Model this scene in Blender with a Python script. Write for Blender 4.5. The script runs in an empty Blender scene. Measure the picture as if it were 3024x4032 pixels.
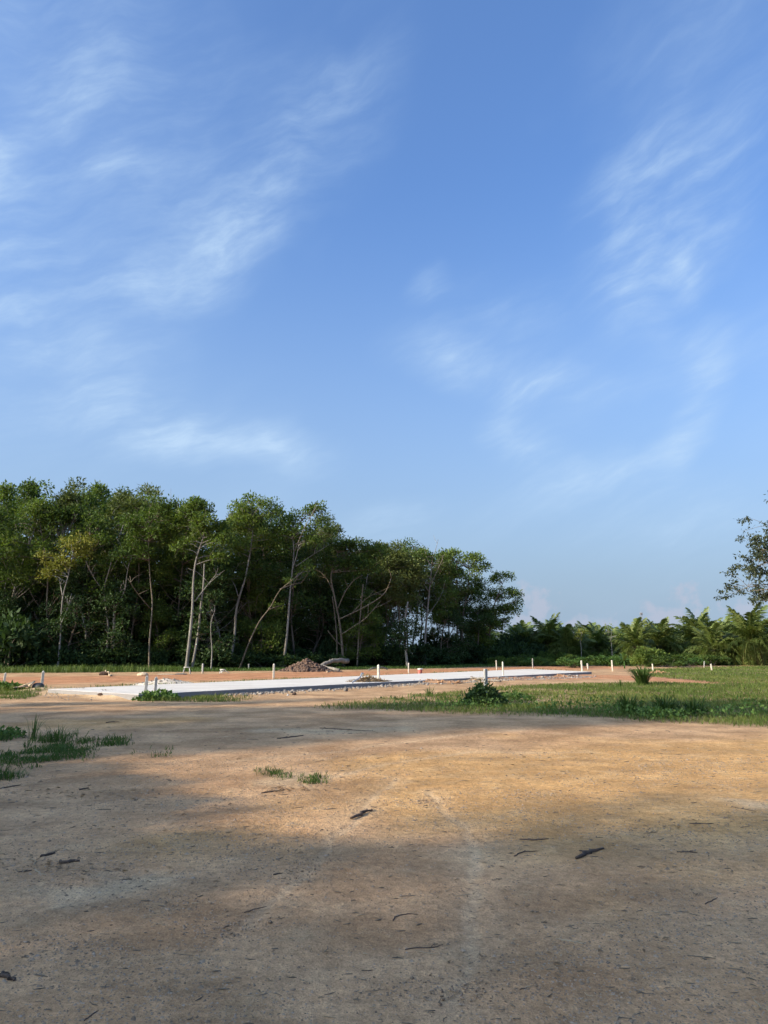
import bpy, math, random
import numpy as np
from mathutils import Vector, Matrix

# ------------------------------------------------------------------ camera
scene = bpy.context.scene
F_PX, CX, CY, CAM_H = 3000.0, 1512.0, 2016.0, 1.6
PITCH = math.atan((2560.0 - CY) / F_PX)
cam_data = bpy.data.cameras.new('camera')
cam_data.sensor_fit = 'VERTICAL'
cam_data.sensor_height = 36.0
cam_data.lens = F_PX / 4032.0 * 36.0
cam_data.clip_start = 0.1
cam_data.clip_end = 9000.0
cam = bpy.data.objects.new('camera', cam_data)
scene.collection.objects.link(cam)
cam.location = (0, 0, CAM_H)
cam.rotation_euler = (math.pi / 2 + PITCH, 0, 0)
scene.camera = cam

# ------------------------------------------------------------------ sky, sun, exposure
SUN_EL = math.radians(23.0)
SUN_AZ = math.radians(-114.0)           # clockwise from +Y: to the left and a little behind
SUN_STRENGTH = 4.2
SKY_STRENGTH = 0.1
EXPOSURE = 0.8
scene.view_settings.view_transform = 'Standard'
scene.view_settings.look = 'None'
scene.view_settings.exposure = EXPOSURE
scene.view_settings.gamma = 1.0
scene.view_settings.use_curve_mapping = False
scene.cycles.max_bounces = 3
scene.cycles.diffuse_bounces = 2
scene.cycles.transmission_bounces = 3
scene.cycles.use_adaptive_sampling = True
scene.cycles.adaptive_threshold = 0.015

SUN_DIR = Vector((math.sin(SUN_AZ) * math.cos(SUN_EL), math.cos(SUN_AZ) * math.cos(SUN_EL), math.sin(SUN_EL)))
sun_data = bpy.data.lights.new('sun', 'SUN')
sun_data.energy = SUN_STRENGTH
sun_data.angle = math.radians(0.8)
sun_data.color = (1.0, 0.83, 0.60)
sun = bpy.data.objects.new('sun', sun_data)
scene.collection.objects.link(sun)
sun.rotation_euler = (-SUN_DIR).to_track_quat('-Z', 'Y').to_euler()
sun.location = (-60, -30, 40)


def ray(px, py):
    u, v = (px - CX) / F_PX, (CY - py) / F_PX
    c, s = math.cos(PITCH), math.sin(PITCH)
    return (u, c - v * s, s + v * c)


def G(px, py, z=0.0):
    d = ray(px, py)
    t = (z - CAM_H) / d[2]
    return (d[0] * t, d[1] * t)


def P(px, py, Y):
    d = ray(px, py)
    t = Y / d[1]
    return (d[0] * t, Y, CAM_H + d[2] * t)


class NT:
    """small helper to write node trees"""
    def __init__(self, tree):
        self.t = tree
        tree.nodes.clear()

    def n(self, typ, **kw):
        nd = self.t.nodes.new(typ)
        for k, v in kw.items():
            setattr(nd, k, v)
        return nd

    def link(self, a, b):
        self.t.links.new(a, b)

    def put(self, sock, v):
        if isinstance(v, bpy.types.NodeSocket):
            self.link(v, sock)
        elif v is not None:
            sock.default_value = v

    def math(self, op, a, b=None, c=None, clamp=False):
        nd = self.n('ShaderNodeMath', operation=op, use_clamp=clamp)
        self.put(nd.inputs[0], a); self.put(nd.inputs[1], b)
        if c is not None:
            self.put(nd.inputs[2], c)
        return nd.outputs[0]

    def vmath(self, op, a, b=None, scale=None):
        nd = self.n('ShaderNodeVectorMath', operation=op)
        self.put(nd.inputs[0], a); self.put(nd.inputs[1], b)
        if scale is not None:
            self.put(nd.inputs['Scale'], scale)
        return nd.outputs['Value'] if op in ('LENGTH', 'DOT_PRODUCT', 'DISTANCE') else nd.outputs['Vector']

    def noise(self, vec, scale, detail=4.0, rough=0.55, dist=0.0, dims='3D', color=False):
        nd = self.n('ShaderNodeTexNoise', noise_dimensions=dims)
        self.put(nd.inputs['Vector'], vec)
        nd.inputs['Scale'].default_value = scale
        nd.inputs['Detail'].default_value = detail
        nd.inputs['Roughness'].default_value = rough
        nd.inputs['Distortion'].default_value = dist
        return nd.outputs['Color' if color else 'Fac']

    def remap(self, v, a, b, c=0.0, d=1.0, smooth=True):
        nd = self.n('ShaderNodeMapRange', interpolation_type='SMOOTHSTEP' if smooth else 'LINEAR')
        self.put(nd.inputs[0], v)
        for i, x in enumerate((a, b, c, d)):
            self.put(nd.inputs[i + 1], x)
        return nd.outputs[0]

    def mix(self, f, a, b, mode='MIX'):
        nd = self.n('ShaderNodeMix', data_type='RGBA', blend_type=mode)
        self.put(nd.inputs['Factor'], f)
        self.put(nd.inputs['A'], a); self.put(nd.inputs['B'], b)
        return nd.outputs['Result']

    def mul_vec(self, v, s):
        return self.vmath('MULTIPLY', v, s)


def C(r, g, b):
    return (r, g, b, 1.0)


world = bpy.data.worlds.new('World')
scene.world = world
world.use_nodes = True
w = NT(world.node_tree)
sky = w.n('ShaderNodeTexSky', sky_type='NISHITA')
sky.sun_disc = False
sky.sun_elevation = SUN_EL
sky.sun_rotation = SUN_AZ % (2 * math.pi)
sky.air_density = 1.0
sky.dust_density = 6.5
sky.ozone_density = 2.5
geo = w.n('ShaderNodeTexCoord')
sepv = w.n('ShaderNodeSeparateXYZ')
w.link(geo.outputs['Generated'], sepv.inputs[0])
zc = w.math('MAXIMUM', sepv.outputs['Z'], 0.0)
# azimuth / elevation coordinates in degrees, wind-warped so that the cirrus frays
az = w.math('MULTIPLY', w.math('ARCTAN2', sepv.outputs['X'], sepv.outputs['Y']), 57.2958)
el = w.math('MULTIPLY', w.math('ARCSINE', sepv.outputs['Z']), 57.2958)
ae = w.n('ShaderNodeCombineXYZ')
w.link(az, ae.inputs[0]); w.link(el, ae.inputs[1])
AE = ae.outputs[0]
warp = w.noise(AE, 0.10, 3.0, 0.5, color=True, dims='2D')
warp = w.vmath('SCALE', w.vmath('SUBTRACT', warp, (0.5, 0.5, 0.5)), scale=4.0)
AEW = w.vmath('ADD', AE, w.vmath('MULTIPLY', warp, (1, 1, 0)))


def AEPX(px, py):
    d = ray(px, py)
    L = math.sqrt(sum(q * q for q in d))
    return (math.degrees(math.atan2(d[0], d[1])), math.degrees(math.asin(d[2] / L)), 0.0)


# veils of cirrus: (from, to, half-width in degrees, strength)
STREAKS = [
    ((380, 1740), (600, 1640), 1.0, .45), ((420, 1660), (820, 1730), 1.2, .55), ((700, 1690), (1300, 1800), 1.1, .45), ((380, 1760), (1000, 1770), .9, .35),
    ((-200, 1080), (300, 1380), 1.3, .40), ((150, 1330), (760, 1640), 1.4, .36), ((-200, 1300), (500, 1600), 4.0, .22),
    ((240, 1150), (760, 1080), 1.3, .36), ((700, 1080), (980, 900), 1.5, .40), ((900, 960), (1120, 940), 1.0, .26), ((960, 880), (1200, 640), 1.7, .32), ((1050, 760), (1500, 160), 2.4, .20),
    ((-200, 690), (80, 720), 1.8, .50), ((-200, 960), (280, 970), 1.4, .36), ((300, 650), (560, 690), 1.2, .16), ((-100, 420), (700, 330), 5.5, .14),
    ((2330, 1090), (2540, 1260), 1.2, .42), ((2380, 1120), (2480, 740), 2.0, .36), ((2480, 1130), (2920, 850), 1.1, .46), ((2460, 720), (3000, 520), 1.8, .24), ((2640, 1110), (2720, 1090), .9, .25), ((2520, 900), (2900, 700), 2.6, .16),
    ((2810, 1410), (2770, 1680), .9, .62), ((2780, 1660), (2650, 1860), .9, .48), ((2700, 1830), (2280, 1960), 1.1, .24), ((2620, 1330), (2860, 1320), 1.0, .18),
    ((1580, 1360), (1900, 1450), 1.2, .30), ((1850, 1450), (2460, 1520), .9, .40), ((2060, 1540), (1920, 1700), 1.1, .36), ((1930, 1720), (2220, 1830), 1.1, .34), ((1660, 1100), (1690, 1140), .9, .26), ((1700, 1250), (2300, 1240), 1.8, .14),
    ((1380, 2110), (1740, 2010), .9, .36), ((1900, 1980), (2600, 1900), 1.6, .20), ((2300, 2120), (3100, 2020), 1.6, .22),
    ((-700, 1500), (-300, 1700), 2.4, .4), ((3300, 1300), (3900, 1500), 2.4, .4), ((3300, 600), (3800, 300), 2.4, .35), ((-800, 600), (-300, 300), 2.6, .35),
]
total = None
for (a, b, wd, st) in STREAKS:
    A, B = Vector(AEPX(*a)), Vector(AEPX(*b))
    mp = w.n('ShaderNodeMapping', vector_type='TEXTURE')
    w.link(AEW, mp.inputs['Vector'])
    mp.inputs['Location'].default_value = (A + B) / 2
    mp.inputs['Rotation'].default_value = (0, 0, math.atan2(B.y - A.y, B.x - A.x))
    mp.inputs['Scale'].default_value = ((B - A).length * .62 + wd * 1.8, wd * 2.7, 1)
    gr = w.n('ShaderNodeTexGradient', gradient_type='QUADRATIC_SPHERE')
    w.link(mp.outputs[0], gr.inputs[0])
    total = w.math('MULTIPLY_ADD', gr.outputs['Fac'], st * 2.6, 0.0 if total is None else total)
# fibres: drawn-out noise, running up to the right, lightly warped
rot = w.n('ShaderNodeVectorRotate', rotation_type='Z_AXIS')
w.link(w.vmath('ADD', AE, w.vmath('SCALE', warp, scale=0.8)), rot.inputs['Vector'])
rot.inputs['Angle'].default_value = math.radians(-20)
fib = w.noise(w.vmath('MULTIPLY', rot.outputs[0], (0.075, 0.30, 1)), 1.0, 6.0, 0.58, dims='2D')
fine = w.noise(w.vmath('MULTIPLY', rot.outputs[0], (0.40, 1.5, 1)), 1.0, 4.0, 0.6, dims='2D')
fibm = w.math('MULTIPLY', w.remap(fib, 0.25, 0.78), w.remap(fine, 0.22, 0.78, 0.55, 1.0))
broad = w.noise(w.vmath('MULTIPLY', rot.outputs[0], (0.035, 0.07, 1)), 1.0, 4.0, 0.5, dims='2D')
veil = w.math('MULTIPLY', w.remap(broad, 0.40, 0.72), w.math('ADD', w.math('MULTIPLY', fibm, 0.16), 0.08))
soft = w.math('DIVIDE', total, w.math('ADD', w.math('MULTIPLY', total, 0.75), 1.0))
cirrus = w.math('ADD', w.math('MULTIPLY', soft, w.math('ADD', w.math('MULTIPLY', fibm, 1.25), 0.14)), veil, clamp=True)
cirrus = w.math('MULTIPLY', cirrus, 0.95)
# far cumulus low over the horizon
cum = None
for (px, py, rx, ry) in [(2110, 2375, 1.8, 2.0), (2060, 2480, 3.0, 1.9), (2300, 2470, 3.4, 1.2), (2690, 2365, 1.5, 1.3), (2640, 2440, 3.0, 1.9),
                         (2930, 2420, 2.0, 1.5), (3300, 2440, 4.0, 1.4), (3900, 2400, 4.5, 2.2), (-400, 2430, 5.0, 2.0), (4600, 2430, 4.0, 2.0)]:
    c0 = AEPX(px, py)
    q = w.vmath('MULTIPLY', w.vmath('SUBTRACT', AE, c0), (1 / rx, 1 / ry, 0))
    m = w.math('SUBTRACT', 1.0, w.vmath('LENGTH', q))
    cum = m if cum is None else w.math('MAXIMUM', cum, m)
bill = w.noise(AE, 0.75, 4.0, 0.6, dims='2D')
cumv = w.remap(w.math('ADD', cum, w.math('MULTIPLY', w.math('SUBTRACT', bill, 0.5), 2.2)), 0.15, 0.85, 0.0, 0.55)
low = w.remap(el, -6.0, 35.0, 1.0, 0.0)
skyc = w.mix(1.0, sky.outputs[0], C(1.06, 1.46, 1.96), 'MULTIPLY')       # the photograph's strong blue, over the whole sky
skyc = w.mix(w.math('MULTIPLY', low, 0.80), skyc, C(2.70, 3.60, 4.70))          # moist tropical air thickening to the horizon, all round
cl = w.mix(cirrus, skyc, C(3.3, 4.4, 5.7))
cl = w.mix(cumv, cl, C(3.1, 3.2, 3.9))
bg = w.n('ShaderNodeBackground')
w.link(cl, bg.inputs['Color'])
bg.inputs['Strength'].default_value = SKY_STRENGTH
world.cycles.sampling_method = 'MANUAL'
world.cycles.sample_map_resolution = 256
wo = w.n('ShaderNodeOutputWorld')
w.link(bg.outputs[0], wo.inputs['Surface'])

# ------------------------------------------------------------------ helpers
col = scene.collection
rng = np.random.default_rng(7)
rnd = random.Random(11)


def hash2(ix, iy, seed):
    h = (ix.astype(np.int64) * 374761393 + iy.astype(np.int64) * 668265263 + seed * 1442695041) & 0x7fffffff
    h = ((h ^ (h >> 13)) * 1274126177) & 0x7fffffff
    return ((h ^ (h >> 16)) & 0xffff) / 65535.0


def vnoise(x, y, seed=0):
    x = np.asarray(x, float); y = np.asarray(y, float)
    ix, iy = np.floor(x), np.floor(y)
    fx, fy = x - ix, y - iy
    fx = fx * fx * (3 - 2 * fx); fy = fy * fy * (3 - 2 * fy)
    a = hash2(ix, iy, seed); b = hash2(ix + 1, iy, seed)
    c = hash2(ix, iy + 1, seed); d = hash2(ix + 1, iy + 1, seed)
    return (a * (1 - fx) + b * fx) * (1 - fy) + (c * (1 - fx) + d * fx) * fy


def fbm(x, y, seed=0, oct=4, gain=0.5):
    s, a, t = 0.0, 1.0, 0.0
    x = np.asarray(x, float); y = np.asarray(y, float)
    for i in range(oct):
        s = s + a * vnoise(x * 2 ** i + 17.3 * i, y * 2 ** i - 9.1 * i, seed + i)
        t += a; a *= gain
    return s / t


def sstep(v, a, b):
    t = np.clip((v - a) / (b - a), 0, 1)
    return t * t * (3 - 2 * t)


def poly_sd(x, y, poly):
    """signed distance to a polygon, negative inside"""
    x = np.asarray(x, float); y = np.asarray(y, float)
    d = np.full(x.shape, 1e9); ins = np.zeros(x.shape, bool)
    n = len(poly)
    for i in range(n):
        ax, ay = poly[i]; bx, by = poly[(i + 1) % n]
        ex, ey = bx - ax, by - ay
        t = np.clip(((x - ax) * ex + (y - ay) * ey) / (ex * ex + ey * ey + 1e-9), 0, 1)
        d = np.minimum(d, np.hypot(x - ax - t * ex, y - ay - t * ey))
        cond = ((ay > y) != (by > y))
        xi = ax + (y - ay) * ex / (ey if abs(ey) > 1e-9 else 1e-9)
        ins ^= cond & (x < xi)
    return np.where(ins, -d, d)


def line_d(x, y, pts):
    d = np.full(np.shape(x), 1e9)
    for (ax, ay), (bx, by) in zip(pts[:-1], pts[1:]):
        ex, ey = bx - ax, by - ay
        t = np.clip(((x - ax) * ex + (y - ay) * ey) / (ex * ex + ey * ey + 1e-9), 0, 1)
        d = np.minimum(d, np.hypot(x - ax - t * ex, y - ay - t * ey))
    return d


def mesh_np(name, V, quads=None, tris=None, mat=None, attrs=None, smooth=False):
    V = np.asarray(V, np.float32).reshape(-1, 3)
    me = bpy.data.meshes.new(name)
    q = np.zeros((0, 4), np.int32) if quads is None or len(quads) == 0 else np.asarray(quads, np.int32)
    t = np.zeros((0, 3), np.int32) if tris is None or len(tris) == 0 else np.asarray(tris, np.int32)
    me.vertices.add(len(V)); me.vertices.foreach_set('co', V.ravel())
    loops = np.concatenate([q.ravel(), t.ravel()])
    me.loops.add(len(loops)); me.loops.foreach_set('vertex_index', loops)
    sizes = np.concatenate([np.full(len(q), 4, np.int32), np.full(len(t), 3, np.int32)])
    starts = np.concatenate([[0], np.cumsum(sizes)[:-1]]).astype(np.int32)
    me.polygons.add(len(sizes))
    me.polygons.foreach_set('loop_start', starts)
    if smooth:
        me.polygons.foreach_set('use_smooth', np.ones(len(sizes), bool))
    if attrs:
        for k, a in attrs.items():
            a = np.asarray(a, np.float32)
            if a.ndim == 1:
                at = me.attributes.new(k, 'FLOAT', 'POINT'); at.data.foreach_set('value', a)
            else:
                at = me.attributes.new(k, 'FLOAT_COLOR', 'POINT'); at.data.foreach_set('color', a.ravel())
    me.update(calc_edges=True)
    if mat:
        me.materials.append(mat)
    return me


class MB:
    def __init__(self):
        self.V, self.Q, self.T, self.A, self.n = [], [], [], [], 0

    def add(self, V, Q=None, T=None, a=0.5):
        V = np.asarray(V, float).reshape(-1, 3)
        self.V.append(V)
        if Q is not None and len(Q):
            self.Q.append(np.asarray(Q, np.int64) + self.n)
        if T is not None and len(T):
            self.T.append(np.asarray(T, np.int64) + self.n)
        self.A.append(np.broadcast_to(np.asarray(a, float), (len(V),)))
        self.n += len(V)

    def tube(self, pts, radii, sides=6, cap=True, a=0.5):
        pts = np.asarray(pts, float); m = len(pts)
        radii = np.broadcast_to(np.asarray(radii, float), (m,))
        tang = np.gradient(pts, axis=0)
        tang /= np.linalg.norm(tang, axis=1)[:, None] + 1e-9
        ref = np.array([0.0, 0.0, 1.0]) if abs(tang[0][2]) < 0.9 else np.array([1.0, 0, 0])
        V = []
        u = np.cross(tang[0], ref)
        for i in range(m):
            u = u - tang[i] * np.dot(u, tang[i]); u /= np.linalg.norm(u) + 1e-9
            vv = np.cross(tang[i], u)
            ang = np.arange(sides) * 2 * math.pi / sides
            V.append(pts[i] + radii[i] * (np.cos(ang)[:, None] * u + np.sin(ang)[:, None] * vv))
        V = np.concatenate(V)
        i, j = np.meshgrid(np.arange(m - 1), np.arange(sides), indexing='ij')
        Q = np.stack([i * sides + j, i * sides + (j + 1) % sides, (i + 1) * sides + (j + 1) % sides, (i + 1) * sides + j], -1).reshape(-1, 4)
        T = []
        if cap:
            for k in range(1, sides - 1):
                T.append([(m - 1) * sides, (m - 1) * sides + k, (m - 1) * sides + k + 1])
                T.append([0, k + 1, k])
        self.add(V, Q, T, a)

    def box(self, cx, cy, cz, sx, sy, sz, rot=None):
        V = np.array([[x, y, z] for z in (-.5, .5) for y in (-.5, .5) for x in (-.5, .5)]) * [sx, sy, sz]
        if rot is not None:
            V = V @ np.array(Matrix(rot)).T
        self.add(V + [cx, cy, cz], [[0, 2, 3, 1], [4, 5, 7, 6], [0, 1, 5, 4], [2, 6, 7, 3], [0, 4, 6, 2], [1, 3, 7, 5]])

    def leaves(self, c, L, W, up=0.0, droop=0.0, seed_rng=None, a=None, outward=None):
        """rhombic folded leaves at points c"""
        r = seed_rng or rng
        c = np.asarray(c, float); n = len(c)
        if n == 0:
            return
        d = r.normal(size=(n, 3))
        if outward is not None:
            d = d * 0.7 + outward
        d[:, 2] += up - droop
        d /= np.linalg.norm(d, axis=1)[:, None] + 1e-9
        e = r.normal(size=(n, 3)); e -= d * (e * d).sum(1)[:, None]
        e /= np.linalg.norm(e, axis=1)[:, None] + 1e-9
        L = np.broadcast_to(L, (n,)) * r.uniform(.7, 1.3, n); Wd = np.broadcast_to(W, (n,)) * r.uniform(.7, 1.3, n)
        nn = np.cross(d, e)
        V = np.stack([c, c + d * (L * .45)[:, None] + e * (Wd * .5)[:, None] + nn * (Wd * .15)[:, None],
                      c + d * L[:, None], c + d * (L * .45)[:, None] - e * (Wd * .5)[:, None] + nn * (Wd * .15)[:, None]], 1)
        Q = np.arange(n * 4).reshape(n, 4)
        if a is None:
            a = r.uniform(0, 1, n)
        self.add(V.reshape(-1, 3), Q, None, np.repeat(np.broadcast_to(a, (n,)), 4))

    def blades(self, base, h, wd, lean=0.35, seed_rng=None, a=None, dirs=None):
        """bent grass blades: a quad and a tip"""
        r = seed_rng or rng
        base = np.asarray(base, float); n = len(base)
        if n == 0:
            return
        h = np.broadcast_to(h, (n,)); wd = np.broadcast_to(wd, (n,))
        th = r.uniform(0, 2 * math.pi, n) if dirs is None else dirs
        b = np.stack([np.cos(th), np.sin(th), np.zeros(n)], 1)
        s = np.stack([-np.sin(th), np.cos(th), np.zeros(n)], 1)
        sp = r.uniform(0, 6.28, n)
        s = np.stack([np.cos(sp), np.sin(sp), np.zeros(n)], 1)
        le = lean * r.uniform(.3, 1.6, n)
        up = np.array([0, 0, 1.0])
        mid = base + up * (h * .6)[:, None] + b * (h * le * .35)[:, None]
        tip = base + up * (h * (1 - .3 * np.minimum(le, 1.5)))[:, None] + b * (h * le)[:, None]
        V = np.stack([base - s * (wd * .5)[:, None], base + s * (wd * .5)[:, None], mid + s * (wd * .42)[:, None], mid - s * (wd * .42)[:, None], tip], 1)
        o = np.arange(n)[:, None] * 5
        if a is None:
            a = r.uniform(0, 1, n)
        self.add(V.reshape(-1, 3), o + [[0, 1, 2, 3]], o + [[3, 2, 4]], np.repeat(np.broadcast_to(a, (n,)), 5))

    def stone(self, c, r, q, flat=0.7, a=None):
        th = (1 + 5 ** .5) / 2
        if not hasattr(MB, 'ico'):
            MB.ico = np.array([[-1, th, 0], [1, th, 0], [-1, -th, 0], [1, -th, 0], [0, -1, th], [0, 1, th], [0, -1, -th], [0, 1, -th], [th, 0, -1], [th, 0, 1], [-th, 0, -1], [-th, 0, 1]]) / 1.902
            MB.icof = np.array([[0, 11, 5], [0, 5, 1], [0, 1, 7], [0, 7, 10], [0, 10, 11], [1, 5, 9], [5, 11, 4], [11, 10, 2], [10, 7, 6], [7, 1, 8], [3, 9, 4], [3, 4, 2], [3, 2, 6], [3, 6, 8], [3, 8, 9], [4, 9, 5], [2, 4, 11], [6, 2, 10], [8, 6, 7], [9, 8, 1]])
        V = MB.ico * q.uniform(.62, 1.25, (12, 1)) * q.uniform(.7, 1.3, (1, 3))
        t = q.uniform(0, 6.28)
        R = np.array([[math.cos(t), -math.sin(t), 0], [math.sin(t), math.cos(t), 0], [0, 0, 1]])
        V = (V * [1, 1, flat]) @ R.T * r
        self.add(V + np.asarray(c), None, MB.icof, q.uniform(0, 1) if a is None else a)

    def arrays(self):
        V = np.concatenate(self.V) if self.V else np.zeros((0, 3))
        Q = np.concatenate(self.Q) if self.Q else None
        T = np.concatenate(self.T) if self.T else None
        return V, Q, T, np.concatenate(self.A)

    def mesh(self, name, mat, smooth=False, origin=None):
        V, Q, T, A = self.arrays()
        if origin is not None:
            V = V - np.asarray(origin)
        return mesh_np(name, V, Q, T, mat, {'tint': A}, smooth)


def obj(name, me, parent=None, loc=None):
    o = bpy.data.objects.new(name, me)
    col.objects.link(o)
    if parent is not None:
        o.parent = parent
    if loc is not None:
        o.location = loc
    return o


def tag(o, label=None, cat=None, group=None, kind=None):
    if label: o['label'] = label
    if cat: o['category'] = cat
    if group: o['group'] = group
    if kind: o['kind'] = kind
    return o


def thing(name, label, cat, loc=(0, 0, 0), group=None):
    return tag(obj(name, None, None, loc), label, cat, group)


def copy_tree(o, loc, rz=0.0, sc=(1, 1, 1), parent=None, tilt=(0, 0)):
    c = o.copy(); col.objects.link(c)
    c.location = loc; c.rotation_euler = (tilt[0], tilt[1], rz); c.scale = sc
    for ch in list(o.children):
        d = ch.copy(); col.objects.link(d); d.parent = c
    return c


# ------------------------------------------------------------------ materials
def new_mat(name):
    m = bpy.data.materials.new(name)
    m.use_nodes = True
    return m, NT(m.node_tree)


def finish(n, base, rough=0.9, bump=None, bstr=0.3, bdist=0.02, spec=0.2, trans=None, metallic=0.0):
    p = n.n('ShaderNodeBsdfPrincipled')
    n.put(p.inputs['Base Color'], base)
    n.put(p.inputs['Roughness'], rough)
    p.inputs['Specular IOR Level'].default_value = spec
    p.inputs['Metallic'].default_value = metallic
    if bump is not None:
        b = n.n('ShaderNodeBump')
        n.put(b.inputs['Height'], bump)
        b.inputs['Strength'].default_value = bstr
        b.inputs['Distance'].default_value = bdist
        n.link(b.outputs[0], p.inputs['Normal'])
    out = n.n('ShaderNodeOutputMaterial')
    sh = p.outputs[0]
    if trans is not None:
        t = n.n('ShaderNodeBsdfTranslucent')
        n.put(t.inputs['Color'], trans[1])
        mx = n.n('ShaderNodeMixShader')
        mx.inputs[0].default_value = trans[0]
        n.link(sh, mx.inputs[1]); n.link(t.outputs[0], mx.inputs[2])
        sh = mx.outputs[0]
    n.link(sh, out.inputs['Surface'])


def leaf_mat(name, dark, mid, light, trans=0.22, hue_var=1.0, rough=0.55, spec=0.12, obj_var=0.35):
    m, n = new_mat(name)
    at = n.n('ShaderNodeAttribute', attribute_name='tint')
    oi = n.n('ShaderNodeObjectInfo')
    f = n.math('ADD', n.math('MULTIPLY', at.outputs['Fac'], 1 - obj_var), n.math('MULTIPLY', oi.outputs['Random'], obj_var))
    r = n.n('ShaderNodeValToRGB')
    r.color_ramp.elements[0].color = C(*dark); r.color_ramp.elements[0].position = 0.1
    r.color_ramp.elements[1].color = C(*light); r.color_ramp.elements[1].position = 0.92
    e = r.color_ramp.elements.new(0.5); e.color = C(*mid)
    n.link(f, r.inputs[0])
    tc = n.mix(1.0, r.outputs[0], C(1.25, 1.35, 0.55), 'MULTIPLY')
    finish(n, r.outputs[0], rough, spec=spec, trans=(trans, tc))
    return m


M = {}
M['leaf'] = leaf_mat('leaf_forest', (.038, .064, .018), (.084, .128, .028), (.160, .205, .046), trans=.34, obj_var=.45)
M['leaf_yellow'] = leaf_mat('leaf_yellowing', (.085, .105, .020), (.150, .160, .030), (.220, .205, .045))
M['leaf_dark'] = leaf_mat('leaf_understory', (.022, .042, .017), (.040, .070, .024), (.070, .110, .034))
M['leaf_olive'] = leaf_mat('leaf_olive', (.050, .066, .022), (.098, .122, .038), (.180, .200, .070), trans=.3, obj_var=.4)
M['leaf_deep'] = leaf_mat('leaf_deep', (.028, .052, .018), (.058, .098, .026), (.110, .160, .040), trans=.3, obj_var=.4)
M['leaf_grey'] = leaf_mat('leaf_roadside', (.028, .038, .020), (.050, .060, .030), (.085, .092, .045), trans=.12)
M['leaf_weed'] = leaf_mat('leaf_weed', (.040, .085, .020), (.070, .130, .030), (.120, .180, .050))
M['leaf_dry'] = leaf_mat('leaf_dry', (.150, .090, .045), (.240, .155, .080), (.380, .270, .150), trans=.1)
M['palm'] = leaf_mat('leaf_palm', (.046, .076, .020), (.100, .140, .036), (.190, .215, .065), rough=.45, spec=.25, obj_var=.35)
M['palm_front'] = leaf_mat('leaf_palm_front', (.046, .074, .018), (.104, .138, .036), (.205, .222, .068), rough=.45, spec=.25, obj_var=.3)
M['palm_dry'] = leaf_mat('leaf_palm_dry', (.16, .10, .045), (.25, .17, .075), (.34, .25, .12), trans=.12)
M['grass'] = leaf_mat('grass_blades', (.042, .076, .016), (.078, .118, .026), (.165, .175, .052), trans=.25)
M['grass_long'] = leaf_mat('grass_long', (.036, .072, .018), (.066, .110, .026), (.125, .160, .048), trans=.25)


def bark_mat(name, c1, c2, c3):
    m, n = new_mat(name)
    tc = n.n('ShaderNodeTexCoord')
    oi = n.n('ShaderNodeObjectInfo')
    p = n.vmath('ADD', tc.outputs['Object'], n.vmath('SCALE', (1, 1, 1), scale=n.math('MULTIPLY', oi.outputs['Random'], 50)))
    a = n.noise(n.mul_vec(p, (3, 3, .8)), 1.5, 5, .6)
    b = n.noise(n.mul_vec(p, (9, 9, 3)), 2.0, 5, .65)
    c = n.mix(n.remap(a, .35, .65), C(*c1), C(*c2))
    c = n.mix(n.remap(b, .5, .72, 0, .8), c, C(*c3))
    finish(n, c, .9, n.math('ADD', a, b), .5, .03, spec=.1)
    return m


M['bark_pale'] = bark_mat('bark_pale', (.255, .24, .215), (.165, .152, .135), (.08, .073, .064))
M['bark'] = bark_mat('bark_grey', (.20, .165, .125), (.13, .105, .08), (.06, .05, .04))
M['bark_dead'] = bark_mat('bark_weathered', (.28, .25, .21), (.19, .165, .14), (.10, .085, .07))
M['stick'] = bark_mat('stick_dark', (.115, .082, .064), (.075, .056, .045), (.18, .135, .10))
M['stick_pale'] = bark_mat('stick_pale', (.46, .36, .24), (.36, .27, .17), (.22, .16, .10))
M['wood_board'] = bark_mat('old_board', (.48, .38, .26), (.36, .27, .18), (.22, .16, .11))


def stone_mat(name, c1, c2, c3):
    m, n = new_mat(name)
    at = n.n('ShaderNodeAttribute', attribute_name='tint')
    tc = n.n('ShaderNodeTexCoord')
    a = n.noise(tc.outputs['Object'], 14, 5, .65)
    c = n.mix(at.outputs['Fac'], C(*c1), C(*c2))
    c = n.mix(n.remap(a, .5, .7, 0, .7), c, C(*c3))
    finish(n, c, .92, a, .4, .02, spec=.15)
    return m


M['gravel'] = stone_mat('gravel_grey', (.16, .145, .13), (.33, .295, .26), (.24, .19, .145))
M['rubble'] = stone_mat('rubble_brown', (.085, .052, .038), (.155, .102, .075), (.20, .15, .12))
M['pebble'] = stone_mat('pebble', (.15, .105, .07), (.38, .28, .19), (.48, .39, .30))
M['clod'] = stone_mat('clod_orange', (.32, .17, .085), (.44, .27, .16), (.34, .23, .15))


def plain_mat(name, c1, c2, scale=6, rough=.8, bstr=.3, spec=.25, bd=.01, metallic=0.0):
    m, n = new_mat(name)
    tc = n.n('ShaderNodeTexCoord')
    a = n.noise(tc.outputs['Object'], scale, 6, .65)
    c = n.mix(n.remap(a, .35, .68), C(*c1), C(*c2))
    finish(n, c, rough, a, bstr, bd, spec, metallic=metallic)
    return m


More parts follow.
